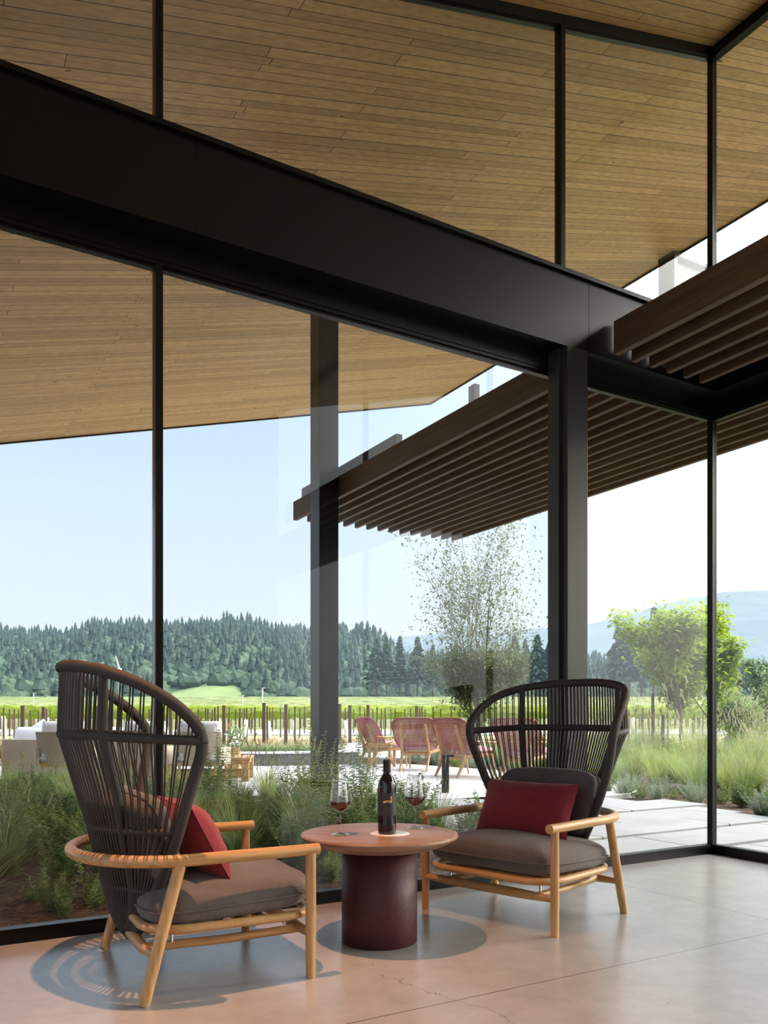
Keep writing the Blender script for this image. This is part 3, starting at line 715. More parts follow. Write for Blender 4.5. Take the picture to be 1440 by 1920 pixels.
hill('hill_distant', RL, 1400, 2400, 'hill_far', seed=9, amp=8, nx=120)
RK = [(200, 1312), (290, 1303), (330, 1287), (370, 1278), (400, 1275), (440, 1277), (470, 1288), (500, 1302), (560, 1312)]
sK = hill('hill_knoll', RK, 415, 470, 'hill_vineyard', seed=5, amp=.5, x0=215, x1=550, nx=40, ny=10, pw=1)
# forest cover: crowns of two kinds, far too many to count
def forest(name, n, seed, m, label, px0, px1, tmin=0.0, tmax=1.02):
    rr = random.Random(seed); b = MB()
    ico_v = []; ph_ = (1 + 5 ** .5) / 2
    ico_v = [Vector(p).normalized() for p in [(-1, ph_, 0), (1, ph_, 0), (-1, -ph_, 0), (1, -ph_, 0), (0, -1, ph_), (0, 1, ph_), (0, -1, -ph_), (0, 1, -ph_), (ph_, 0, -1), (ph_, 0, 1), (-ph_, 0, -1), (-ph_, 0, 1)]]
    ico_f = [(0, 11, 5), (0, 5, 1), (0, 1, 7), (0, 7, 10), (0, 10, 11), (1, 5, 9), (5, 11, 4), (11, 10, 2), (10, 7, 6), (7, 1, 8), (3, 9, 4), (3, 4, 2), (3, 2, 6), (3, 6, 8), (3, 8, 9), (4, 9, 5), (2, 4, 11), (6, 2, 10), (8, 6, 7), (9, 8, 1)]
    for _ in range(n):
        px = rr.uniform(px0, px1); t = rr.random() ** 1.15 * (tmax - tmin) + tmin; t = min(t, 1.0)
        X, Y, z = sM(px, t)
        clear = sin(X * .013 + 1 + sin(Y * .01)) * sin(Y * .021 + 2)
        if clear > .70 and t > .12: continue
        if 315 < px < 455 and t < .06: continue
        con = rr.random() < (.18 + .34 * t)
        if con:
            h = rr.uniform(12, 24) * .8; r = h * rr.uniform(.17, .24); k = 6; vs = []; fs = []
            for lv, (zz, rw) in enumerate(((0.05, 1), (.38, .62), (.36, .82), (.7, .32), (.68, .5))):
                for j in range(k):
                    an = 2 * pi * j / k + lv; q = rw * r * rr.uniform(.75, 1.2); vs.append((X + q * cos(an), Y + q * sin(an), z - 1 + h * zz))
            vs.append((X, Y, z - 1 + h))
            for lv in range(4):
                for j in range(k): fs.append((lv * k + j, lv * k + (j + 1) % k, (lv + 1) * k + (j + 1) % k, (lv + 1) * k + j))
            for j in range(k): fs.append((4 * k + j, 4 * k + (j + 1) % k, 5 * k))
            b.cur = 1; b.add(vs, fs)
        else:
            r = rr.uniform(3.0, 6.2); b.cur = 0
            b.add([(X + p.x * r * rr.uniform(.75, 1.2), Y + p.y * r * rr.uniform(.75, 1.2), z + r * .5 + p.z * r * rr.uniform(.7, 1.05)) for p in ico_v], ico_f)
    o = b.build(name, ['forest_a', 'conifer']); tag(o, label, 'forest', kind='stuff')
forest('forest', 11000, 11, 'forest_a', 'dense green forest of mixed trees covering the hillside across the valley', -160, 1600)

# single tall conifers on the low ridge
def make_conifer(h, r, seed, droop=.25, dens=26):
    rr = random.Random(seed); c = empty('tall_conifer'); tag(c, 'x', 'tree')
    b = MB(); b.tube([(0, 0, 0), (0, 0, h * .5), (0, 0, h)], [h * .018, h * .011, .02], 6); b.build('trunk', 'bark', c)
    b = MB()
    for i in range(dens):
        z = h * (.30 + .68 * i / dens); rad = r * (1 - (i / dens)) ** .75 * rr.uniform(.6, 1.15) + r * .06
        for j in range(9):
            an = rr.uniform(0, 6.28); l_ = rad * rr.uniform(.55, 1.15); w_ = h * .014 * rr.uniform(.7, 1.6)
            d = Vector((cos(an), sin(an), 0)); sd = Vector((-sin(an), cos(an), 0))
            p0 = Vector((0, 0, z)); p1 = p0 + d * l_ * .6 + Vector((0, 0, -droop * l_ * .2)); p2 = p0 + d * l_ + Vector((0, 0, -droop * l_ * .7))
            b.add([p0, p1 + sd * w_ * 1.6, p2, p1 - sd * w_ * 1.6, p1 + Vector((0, 0, -w_ * 2.2)), p1 + Vector((0, 0, w_ * 1.0))], [(0, 1, 5), (1, 2, 5), (2, 3, 5), (3, 0, 5), (0, 4, 1), (1, 4, 2), (2, 4, 3), (3, 4, 0)])
    b.build('foliage', 'conifer', c); return c
cons = [(706, 1192, 1262), (725, 1190, 1258), (750, 1189, 1262), (783, 1190, 1262), (812, 1205, 1260), (965, 1188, 1255), (985, 1195, 1258), (1008, 1185, 1258), (1030, 1200, 1258), (1160, 1170, 1258), (1180, 1165, 1258), (1203, 1160, 1260), (1226, 1134, 1262), (1290, 1145, 1265)]
pr = [make_conifer(24, 4.0, 5, dens=30), make_conifer(24, 5.6, 6, droop=.35, dens=24)]
where = ['leftmost of the tall conifers between the outer column and the olive tree', 'second tall conifer right of the outer column', 'third tall conifer right of the outer column', 'open branched tall conifer, fourth right of the outer column', 'shorter conifer just left of the wispy olive tree', 'tall conifer just right of the wispy olive tree', 'conifer second to the right of the olive tree', 'conifer third to the right of the olive tree', 'conifer closest to the inner column on its left side', 'conifer closest to the inner column on its right side', 'conifer second to the right of the inner column', 'conifer third to the right of the inner column', 'tallest hazy conifer rising behind the yellow-green tree', 'hazy conifer nearest the corner mullion']
for i, ((px, yt, yb), lb) in enumerate(zip(cons, where)):
    Y = 400; p = P(px, 1313, Y); h = (1313 - yt) / F * Y
    q = pr[0 if i in (1, 2, 4, 6, 12, 13) else 1]
    if i in (0, 1): q.location = p; q.scale = (h / 24,) * 3; q['label'] = lb; q['group'] = 'tall conifers across the valley'; q = pr[i]; 
    if i == 0: pr[1].location = p; pr[1].scale = (h / 24,) * 3; pr[1]['label'] = lb
    elif i == 1: pr[0].location = p; pr[0].scale = (h / 24,) * 3; pr[0]['label'] = lb
    else: copy_tree(q, p, R.uniform(0, 6), h / 24, lb)
    pr[0]['group'] = pr[1]['group'] = 'tall conifers across the valley'

def blade(mb, p, an, L_, w_, lean, droop, rr, n=5):
    d = Vector((cos(an), sin(an), 0)); s = Vector((-sin(an), cos(an), 0)); pts = []; ang = lean; q = Vector(p); st = L_ / n
    vs = []
    for i in range(n + 1):
        ww = w_ * (1 - (i / n) ** 1.6) + .0004; vs += [q - s * ww, q + s * ww]
        q = q + (d * sin(ang) + Vector((0, 0, cos(ang)))) * st; ang += droop / n
    mb.add(vs, [(2 * i, 2 * i + 1, 2 * i + 3, 2 * i + 2) for i in range(n)]); return q
def leaf(mb, p, d, L_, w_, rr=None, curl=.25):
    d = d.normalized(); s = d.cross(Vector((0, 0, 1)));
    if s.length < .05: s = Vector((1, 0, 0))
    s.normalize(); u = s.cross(d)
    m = p + d * L_ * .45 + u * L_ * .06; t = p + d * L_ - Vector((0, 0, L_ * curl))
    mb.add([p, m + s * w_, t, m - s * w_], [(0, 1, 2), (0, 2, 3)])
# ================================================================== VINEYARD
b = MB(); Y = 64; rv = random.Random(5)
while Y < 410:
    z0 = hgt(Y); half = 20 + Y * .62; n = int(min(420, half * 2 / .55)) if Y < 110 else 150
    secs = [(-.28, .80), (-.36, 1.25), (-.12, 1.72), (.14, 1.72), (.36, 1.2), (.26, .8)]
    cc = []
    for i in range(n + 1):
        x = -half + 2 * half * i / n + rv.uniform(-.1, .1); k = rv.uniform(.72, 1.22)
        cc.append([(x + rv.uniform(-.1, .1), Y + s_[0] * k, z0 + s_[1] + rv.uniform(-.12, .16)) for s_ in secs])
    vs = [p for c in cc for p in c]; fs = []
    for i in range(n):
        for j in range(5): fs.append((i * 6 + j, (i + 1) * 6 + j, (i + 1) * 6 + j + 1, i * 6 + j + 1))
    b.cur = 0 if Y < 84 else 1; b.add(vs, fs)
    if Y < 76:
        for _ in range(2600): blade(b, (rv.uniform(-half, half), Y + rv.uniform(-.35, .35), z0 + rv.uniform(.8, 1.5)), rv.uniform(0, 6.28), rv.uniform(.3, .75), .07, rv.uniform(0, .7), rv.uniform(-.3, .9), rv, n=2)
    Y += 3.6 if Y < 110 else Y * .045
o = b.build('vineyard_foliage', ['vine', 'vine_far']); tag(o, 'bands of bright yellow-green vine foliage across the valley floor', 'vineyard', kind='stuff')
b = MB()
for Y in (62, 65, 68, 72):
    x = -42
    while x < 44: b.box((x, Y, hgt(Y) + .45), (.07, .07, .9)); x += rv.uniform(.75, 1.1)
o = b.build('vine_trunks', 'stem_brown'); tag(o, 'dark vine trunks standing under the leafy vine rows', 'vine trunk', kind='stuff')
# trellis posts of the young vineyard
pr_post = MB(); pr_post.tube([(0, 0, -.1), (0, 0, 1)], .5, 8)
def mkpost(px, yt, yb, thick, lbl, grp, m='rust_post', nm='vineyard_post'):
    p = G(px, yb); h = (yb - yt) / F * p.y
    b = MB()
    if m == 'tube_white': b.lathe([(.05, 0), (.055, h), (.045, h), (.04, .0)], 8)
    else:
        b.box((0, 0, h / 2 - .05), (thick, thick * .8, h + .1)); b.box((0, 0, h - .01), (thick * 1.15, thick * .95, .02))
    o = b.build(nm, m, loc=(p.x, p.y, -.06)); tag(o, lbl, 'post', grp); return o
plist = [(7, 1327, 1385, 0), (18, 1330, 1378, 0), (27, 1330, 1382, 0), (35, 1331, 1372, 0), (43, 1323, 1394, 1), (57, 1332, 1380, 0), (72, 1333, 1376, 0), (82, 1326, 1394, 1), (87, 1330, 1392, 0), (94, 1331, 1372, 0), (111, 1332, 1384, 0), (128, 1326, 1392, 1), (140, 1330, 1378, 0), (155, 1331, 1384, 0), (168, 1331, 1375, 0), (183, 1324, 1394, 1), (196, 1330, 1382, 0), (212, 1331, 1372, 0), (226, 1331, 1388, 0), (240, 1324, 1393, 1), (254, 1330, 1380, 0), (268, 1331, 1376, 0), (280, 1330, 1390, 0), (320, 1326, 1394, 1), (333, 1330, 1380, 0), (346, 1331, 1388, 0), (358, 1331, 1374, 0), (372, 1330, 1382, 0), (386, 1328, 1378, 0), (390, 1329, 1388, 0), (398, 1330, 1374, 0), (403, 1327, 1392, 0), (409, 1325, 1393, 0), (420, 1323, 1394, 1), (430, 1327, 1376, 0), (442, 1330, 1382, 0), (450, 1328, 1388, 0), (458, 1328, 1372, 0), (463, 1328, 1382, 0), (471, 1327, 1375, 0), (478, 1326, 1388, 0), (495, 1318, 1394, 1), (501, 1324, 1392, 0), (506, 1328, 1374, 0), (511, 1327, 1370, 0), (526, 1328, 1380, 0), (536, 1321, 1394, 1), (542, 1330, 1374, 0), (553, 1325, 1392, 0), (562, 1328, 1380, 0), (571, 1325, 1374, 0), (637, 1320, 1393, 1), (647, 1328, 1380, 0), (656, 1322, 1392, 1), (663, 1330, 1374, 0), (675, 1325, 1380, 0), (684, 1330, 1376, 0), (690, 1322, 1392, 1), (699, 1330, 1374, 0), (707, 1326, 1386, 0), (715, 1329, 1378, 0), (722, 1328, 1388, 0), (733, 1330, 1376, 0), (741, 1329, 1382, 0), (759, 1330, 1376, 0), (770, 1329, 1384, 0), (781, 1324, 1392, 1), (787, 1328, 1380, 0), (791, 1326, 1388, 0), (797, 1330, 1376, 0), (812, 1326, 1388, 0), (826, 1330, 1378, 0), (846, 1328, 1386, 0), (862, 1330, 1378, 0), (1168, 1330, 1380, 0), (1179, 1331, 1388, 0), (1192, 1330, 1378, 0), (1205, 1328, 1390, 0), (1217, 1331, 1380, 0), (1226, 1330, 1392, 0), (1240, 1330, 1378, 0), (1252, 1331, 1384, 0), (1302, 1330, 1384, 0), (1318, 1331, 1378, 0), (1404, 1332, 1372, 0), (1413, 1329, 1378, 0), (1419, 1327, 1382, 0), (1427, 1331, 1374, 0), (1436, 1328, 1380, 0)]
protos = {}
for (px, yt, yb, big) in plist:
    p = G(px, yb); h = (yb - yt) / F * p.y; key = big
    g = 'rusty trellis posts of the young vineyard'
    zone = 'behind the left sofa and armchairs' if px < 300 else 'behind the low pebble wall' if px < 600 else 'behind the red woven chairs' if px < 1000 else 'behind the garden at the right'
    lb = ('thick rusty end post %s' if big else 'slim rusty trellis post %s') % zone
    if key not in protos:
        b = MB(); b.box((0, 0, .49), (.11 if big else .055,) * 2 + (1.02,)); b.box((0, 0, .995), (.125 if big else .062,) * 2 + (.012,)); protos[key] = b.build('vineyard_post', 'rust_post', loc=(p.x, p.y, -.06)); q = protos[key]
    else: q = protos[key].copy(); COL.objects.link(q)
    q.location = (p.x, p.y, -.06); q.scale = (1, 1, h + .06); tag(q, lb, 'post', g + (' (thick)' if big else ''))
tp = None
for (px, yt, yb) in [(9, 1342, 1384), (86, 1345, 1386), (459, 1349, 1382), (505, 1352, 1384), (410, 1346, 1372), (650, 1350, 1382), (696, 1348, 1378), (553, 1350, 1380), (1160, 1342, 1372), (1186, 1345, 1376), (1387, 1346, 1374), (1242, 1342, 1378)]:
    p = G(px, yb); h = (yb - yt) / F * p.y
    if tp is None:
        b = MB(); b.lathe([(.05, 0), (.058, 1), (.048, 1), (.042, 0)], 10); tp = b.build('grow_tube', 'tube_white'); q = tp
    else: q = tp.copy(); COL.objects.link(q)
    q.location = (p.x, p.y, -.07); q.scale = (1.6, 1.6, h + .06); q.rotation_euler = (R.uniform(-.06, .06), R.uniform(-.08, .08), 0); tag(q, 'pale grow tube around a young vine in the new vineyard', 'grow tube', 'grow tubes in the young vineyard')
# wind machine and light poles
wm = empty('wind_machine', P(224, 1318, 120)); tag(wm, 'white wind machine tower with a two-blade fan beyond the left armchair', 'wind machine')
b = MB(); b.tube([(0, 0, -1.2), (0, 0, 4.9)], .16, 8); b.build('tower', 'pale_stone', wm)
b = MB(); b.add([(0, -.2, 4.7), (-.15, -.2, 5.2), (-.55, -.2, 6.9), (-.40, -.2, 6.95), (.2, -.2, 5.0), (.35, -.2, 3.2), (.15, -.2, 3.2), (-.05, -.2, 4.7)], [(0, 1, 2, 3, 4, 5, 6, 7)]); o = b.build('blade', 'pale_stone', wm); md = o.modifiers.new('s', 'SOLIDIFY'); md.thickness = .08
b = MB(); b.box((0, 0, 4.95), (.5, .8, .4)); b.build('hub', 'pale_stone', wm, bevel=.05)
for px, yt, yb, Y, lb in ((492, 1290, 1325, 110, 'tall thin pale pole rising from the vineyard left of the outer column'), (63, 1300, 1322, 150, 'short pale pole at the field edge on the far left'), (455, 1304, 1322, 150, 'small pale pole at the field edge by the green knoll')):
    p = P(px, yb, Y); b = MB(); b.tube([(0, 0, -2), (0, 0, (yb - yt) / F * Y)], .10, 8); b.box((.15, 0, (yb - yt) / F * Y), (.5, .15, .1)); o = b.build('utility_pole', 'pale_stone', loc=p); tag(o, lb, 'pole')
# haze lying in the valley
b = MB(); b.bx(-2600, 2600, 130, 1500, -40, 420); o = b.build('valley_haze', 'plaster'); tag(o, 'thin bluish haze hanging in the valley in front of the hills', 'haze', kind='stuff')
hm = bpy.data.materials.new('haze'); hm.use_nodes = True; hm.node_tree.nodes.clear(); vo = hm.node_tree.nodes.new('ShaderNodeVolumeScatter'); mo = hm.node_tree.nodes.new('ShaderNodeOutputMaterial')
vo.inputs['Color'].default_value = (.30, .42, .55, 1); vo.inputs['Density'].default_value = .00030; hm.node_tree.links.new(vo.outputs[0], mo.inputs['Volume']); o.data.materials[0] = hm

# ================================================================== TERRACE FURNITURE
def rot(mb_pts, M): return [M @ Vector(p) for p in mb_pts]
def pillowmesh(mb, c, dims, M=None, p_=2.6, n=14):
    w_, d_, h_ = dims
    for sg in (1, -1):
        def pt(i, j):
            u, v = i * 2 - 1, j * 2 - 1
            e_ = max(0, (1 - abs(u) ** p_)) ** .5 * max(0, (1 - abs(v) ** p_)) ** .5
            q = Vector((u * w_ / 2, v * d_ / 2, sg * h_ / 2 * e_))
            if M: q = M @ q
            return q + Vector(c)
        mb.grid(pt, n, n)
def rbox(mb, c, d, r, n=6):
    """box with rounded vertical corners"""
    x, y, z = d[0] / 2, d[1] / 2, d[2] / 2; ring = []
    for cx_, cy_, a0 in ((x - r, y - r, 0), (-x + r, y - r, 90), (-x + r, -y + r, 180), (x - r, -y + r, 270)):
        for i in range(n + 1): a = radians(a0 + 90 * i / n); ring.append((c[0] + cx_ + r * cos(a), c[1] + cy_ + r * sin(a)))
    k = len(ring); vs = [(p[0], p[1], c[2] - z) for p in ring] + [(p[0], p[1], c[2] + z) for p in ring]
    mb.add(vs, [(i, (i + 1) % k, (i + 1) % k + k, i + k) for i in range(k)], True)
    mb.add(vs, [tuple(range(k - 1, -1, -1)), tuple(range(k, 2 * k))])
# red woven lounge chairs (front is local +y)
def make_woven_chair():
    c = empty('woven_lounge_chair')
    def shell(u, z):   # u -1..1 across, z 0..1 up the back
        hw = .44 * (1 - .10 * (1 - z)) * (1 - .0 * z)
        if z > .70: hw *= sqrt(max(0.02, 1 - ((z - .70) / .365) ** 2.6))
        if z < .22: hw *= .80 + .20 * (z / .22) ** .6
        x = u * hw; y = -.30 - .26 * z + .10 * u * u * (1 - .4 * z); zz = .40 + .55 * z
        return Vector((x, y, zz))
    b = MB()
    for i in range(29):
        z = i / 28; b.tube([shell(-1 + 2 * j / 14, z) for j in range(15)], .0076, 4, cap=False)
    for i in range(41):
        u = -1 + 2 * i / 40; b.tube([shell(u, j / 14) + Vector((0, .006, 0)) for j in range(15)], .0052, 4, cap=False)
    b.build('woven_back', 'wicker_red', c)
    b = MB(); rim = [shell(-1, j / 12) for j in range(13)] + [shell(-1 + 2 * j / 12, 1) for j in range(1, 12)] + [shell(1, 1 - j / 12) for j in range(13)]
    b.tube(rim, .014, 8); b.build('back_rim', 'wicker_red', c)
    for s in (-1, 1):
        b = MB(); b.tube(spline([(s * .25, -.52, 0), (s * .25, -.40, .20), (s * .25, -.36, .34), (s * .24, -.45, .60), (s * .23, -.54, .84)], 5), [.017 + .012 * sin(pi * i / 20) for i in range(21)], 8, flat=(1, 1.3)); b.build('rear_leg', 'teak', c)
        b = MB(); b.tube([(s * .29, .30, 0), (s * .30, .24, .34)], [.014, .024], 8); b.build('front_leg', 'teak', c)
        b = MB(); b.tube([(s * .26, -.38, .33), (s * .30, .26, .36)], .024, 8, flat=(.8, 1.4)); b.build('side_rail', 'teak', c)
        b = MB(); b.tube(spline([(s * .40, -.42, .60), (s * .42, -.1, .57), (s * .40, .24, .56)], 5), .017, 8, flat=(1.6, .8)); b.tube([(s * .40, .22, .56), (s * .30, .25, .34)], .014, 8); b.build('armrest', 'teak', c)
    b = MB(); b.tube([(-.27, -.36, .31), (.27, -.36, .31)], .022, 8, flat=(.8, 1.5)); b.build('rear_rail', 'teak', c)
    b = MB(); b.tube([(-.30, .25, .34), (.30, .25, .34)], .020, 8); b.build('front_rail', 'teak', c)
    b = MB(); pillowmesh(b, (0, -.02, .42), (.66, .64, .15), p_=5); b.build('seat_cushion', 'pink_cloth', c)
    return c
wc = make_woven_chair()
cc = [((775, 1446), -18, 'woven red lounge chair seen square from behind, beyond the wine bottle'), ((682, 1438), -62, 'woven red lounge chair turned side-on, first right of the outer column'), ((838, 1457), -50, 'woven red lounge chair in profile just left of the right armchair'), ((962, 1462), -40, 'woven red lounge chair seen through the cords of the right armchair')]
for i, ((px, py), rz, lb) in enumerate(cc):
    p = G(px, py); M = Matrix.Rotation(radians(rz), 3, 'Z'); base = Vector((p.x, p.y, 0)) - M @ Vector((0, -.50, 0))
    if i == 0: wc.location = base; wc.rotation_euler = (0, 0, radians(rz)); tag(wc, lb, 'lounge chair', 'red woven lounge chairs on the terrace')
    else: copy_tree(wc, base, radians(rz), 1, lb)
def table_box(name, loc, rz, w_, d_, h_, leg, label, stretch=True):
    t = empty(name, loc, rz); tag(t, label, 'table')
    b = MB(); b.bx(-w_ / 2, w_ / 2, -d_ / 2, d_ / 2, h_ - .035, h_); b.build('tabletop', 'teak', t, bevel=.004)
    b = MB(); b.bx(-w_ / 2 + .03, w_ / 2 - .03, -d_ / 2 + .03, d_ / 2 - .03, h_ - .10, h_ - .036); b.build('apron', 'teak', t)
    for x in (-1, 1):
        for y in (-1, 1):
            b = MB(); b.box((x * (w_ / 2 - leg / 2 - .005), y * (d_ / 2 - leg / 2 - .005), (h_ - .037) / 2), (leg, leg, h_ - .037)); b.build('leg', 'teak', t, bevel=.004)
    if stretch:
        for y in (-1, 1):
            b = MB(); b.box((0, y * (d_ / 2 - leg / 2 - .005), .10), (w_ - leg * 2, leg * .6, leg * .8)); b.build('stretcher', 'teak', t)
    return t
p = G(430, 1466); table_box('coffee_table', (p.x - .42, p.y + .45, 0), radians(4), 1.35, .85, .36, .11, 'low chunky teak coffee table right of the beige high-back chair')
p = G(716, 1440); table_box('side_table', (p.x, p.y + .25, 0), radians(-15), .46, .42, .47, .05, 'small teak side table between two red woven lounge chairs', False)
# sofa
sf = empty('outdoor_sofa', (-4.55, 12.62, 0), radians(-4)); tag(sf, 'long beige woven outdoor sofa with white cushions seen from behind', 'sofa')
b = MB(); rbox(b, (0, 0, .03), (2.5, .95, .10), .14); b.build('base', 'teak', sf)
b = MB(); rbox(b, (0, -.40, .36), (2.46, .14, .54), .068); rbox(b, (-1.14, .04, .36), (.16, .86, .54), .07); b.build('woven_back', 'wicker_beige', sf)
b = MB(); rbox(b, (1.14, .04, .30), (.16, .86, .42), .07); b.build('woven_arm', 'wicker_beige', sf)
b = MB(); rbox(b, (0, .06, .26), (2.1, .82, .20), .08); b.build('seat_cushion', 'white_cloth', sf)
for x, tl in ((-.86, 0), (-.25, .1), (.42, -.05), (.95, .05)):
    b = MB(); pillowmesh(b, (x, -.20, .58), (.60, .50, .24), Matrix.Rotation(radians(72), 3, 'X') @ Matrix.Rotation(tl, 3, 'Z')); b.build('back_cushion', 'white_cloth', sf)
def scatter(loc, rx, rz, lb, size=.46):
    b = MB(); pillowmesh(b, (0, 0, 0), (size, size, .18), Matrix.Rotation(radians(rx), 3, 'X') @ Matrix.Rotation(rz, 3, 'Z')); o = b.build('throw_pillow', 'white_cloth', loc=loc); tag(o, lb, 'pillow')
scatter((-5.33, 12.50, .66), 62, .75, 'white square throw pillow turned on its corner at the sofa end')
scatter((-4.85, 12.52, .64), 66, .35, 'white throw pillow tipped over the sofa back, right of the cornered one')
# high back club chairs, seen from behind
def make_highback():
    c = empty('highback_chair')
    def sh(u, z): return Vector((u * (.31 + .02 * z), -.30 - .10 * z + .10 * u * u, .30 + .47 * z))
    b = MB(); b.grid(lambda i, j: sh(i * 2 - 1, j), 12, 8); b.grid(lambda i, j: sh(1 - i * 2, j) + Vector((0, .04, 0)), 12, 8); o = b.build('woven_back', 'wicker_beige', c)
    b = MB(); pillowmesh(b, (0, -.17, .64), (.60, .56, .20), Matrix.Rotation(radians(80), 3, 'X'), p_=6); b.build('back_cushion', 'white_cloth', c)
    b = MB(); pillowmesh(b, (0, .02, .40), (.60, .62, .18), p_=6); b.build('seat_cushion', 'white_cloth', c)
    for s in (-1, 1):
        b = MB(); b.tube([(s * .26, -.33, 0), (s * .25, -.27, .34)], [.014, .022], 8); b.build('leg', 'teak', c)
        b = MB(); b.tube([(s * .26, .32, 0), (s * .25, .27, .34)], [.014, .022], 8); b.build('leg', 'teak', c)
        b = MB(); rbox(b, (s * .31, 0, .42), (.05, .58, .26), .02); b.build('arm_panel', 'wicker_beige', c)
    b = MB(); b.box((0, 0, .315), (.58, .58, .05)); b.build('seat_frame', 'teak', c)
    return c
hb = make_highback(); hb.location = (-4.48, 11.45, 0); hb.rotation_euler = (0, 0, .05); tag(hb, 'beige high-back chair with white cushion standing by the sofa end', 'chair', 'beige high-back chairs on the terrace')
copy_tree(hb, (-2.58, 11.55, 0), -.06, 1, 'beige high-back chair with white cushion left of the coffee table')
copy_tree(hb, (-3.42, 11.7, 0), 0, 1, 'beige high-back chair seen through the cords of the left armchair')
# wooden recliner edge at far left
wcx = empty('wooden_deck_chair', (-6.0, 12.2, 0)); tag(wcx, 'slanted teak deck chair frame cut off by the left edge', 'chair')
for s in (-.28, .28):
    b = MB(); b.tube([(.28, s, 0), (.02, s, .55), (-.05, s, 1.0)], .035, 8); b.build('leg', 'teak', wcx)
    b = MB(); b.tube([(-.55, s, 0), (-.2, s, .45), (.10, s, .5)], .03, 8); b.build('rail', 'teak', wcx)
b = MB(); b.box((-.2, 0, .45), (.5, .6, .04)); b.build('seat', 'teak', wcx)
# vase of white flowers
fv = empty('flower_planter', P(437, 1424, 15.0)); fv.location.z = 0; tag(fv, 'teak planter of white blooms peeking out beside the high-back chair', 'planter')
b = MB(); b.bx(-.12, .12, -.12, .12, 0, .40); b.build('box', 'teak', fv, bevel=.008)
b = MB(); b.bx(-.10, -.05, -.02, .02, .40, .86); b.build('stake', 'teak', fv)
rf = random.Random(4); b = MB(); bl = MB()
for i in range(150):
    d = Vector((rf.gauss(0, 1), rf.gauss(0, 1), rf.gauss(0, 1))).normalized() * rf.uniform(.08, .2); c0 = Vector((.02, 0, .56)) + Vector((d.x, d.y, d.z * 1.3)); t_ = bl if i % 3 else b
    a_ = Vector((rf.gauss(0, 1), rf.gauss(0, 1), rf.gauss(0, 1))).normalized() * .045; c_ = d.cross(a_).normalized() * .03
    t_.add([c0 - a_, c0 + c_, c0 + a_, c0 - c_], [(0, 1, 2, 3)])
bl.build('foliage', 'leaf_dark', fv); b.build('blooms', 'white_petal', fv)
# low pebble wall and its cap
def arcwall(mb, x0, x1, ybase, bow, th, z0, z1, n=24):
    pts = []
    for i in range(n + 1):
        x = x0 + (x1 - x0) * i / n; u = (i / n) * 2 - 1; y = ybase + bow * u * u; pts.append((x, y))
    vs = [(x, y, z0) for x, y in pts] + [(x, y, z1) for x, y in pts] + [(x, y + th, z1) for x, y in pts] + [(x, y + th, z0) for x, y in pts]; k = n + 1
    fs = [(r * k + i, r * k + i + 1, (r + 1) % 4 * k + i + 1, (r + 1) % 4 * k + i) for r in range(4) for i in range(n)] + [(0, k, 2 * k, 3 * k), (k - 1, 4 * k - 1, 3 * k - 1, 2 * k - 1)]
    mb.add(vs, fs)
pw_ = empty('pebble_wall'); tag(pw_, 'low curved pebble-clad wall behind the terrace with a pale cap', 'wall')
b = MB(); arcwall(b, -5.2, -.55, 15.9, .9, .5, -.05, .235); b.build('pebble_face', 'pebble', pw_)
b = MB(); arcwall(b, -5.22, -.53, 15.88, .9, .54, .236, .262); b.build('cap', 'pale_stone', pw_)
# bollard
bo_ = empty('bollard_light', G(835, 1486)); bo_.location.z = -.05; p = bo_.location; tag(bo_, 'dark square bollard light standing in the planting before the red chairs', 'bollard')
hb_ = 1 - (1412 - HY) / F * p.y
b = MB(); b.bx(-.045, .045, -.045, .045, 0, hb_ + .0); b.build('post', 'grey_steel', bo_, bevel=.003)
b = MB(); b.bx(-.045, .11, -.045, .045, hb_ + .001, hb_ + .03); b.build('head', 'grey_steel', bo_)
# boulder
b = MB(); b.grid(lambda u, v: (.42 * cos(2 * pi * u) * sin(pi * v) * (1 + .12 * sin(5 * u * 6.28)), .32 * sin(2 * pi * u) * sin(pi * v), .26 * cos(pi * v) * (1 + .1 * sin(4 * v + 9 * u))), 24, 12)
p = G(1396, 1402, -.1); o = b.build('boulder', 'boulder', loc=(p.x, p.y, .12)); o.scale = (1.5,) * 3; tag(o, 'brown boulder among the far grasses at the right edge', 'boulder')
b = MB(); b.grid(lambda u, v: (.22 * cos(2 * pi * u) * sin(pi * v) * (1 + .15 * sin(3 * u * 6.28)), .16 * sin(2 * pi * u) * sin(pi * v), .09 * cos(pi * v)), 20, 10)
p = G(1263, 1486, -.03); o = b.build('boulder', 'boulder', loc=(p.x, p.y, -.0)); tag(o, 'small flat grey rock among the silvery plants by the path', 'boulder')

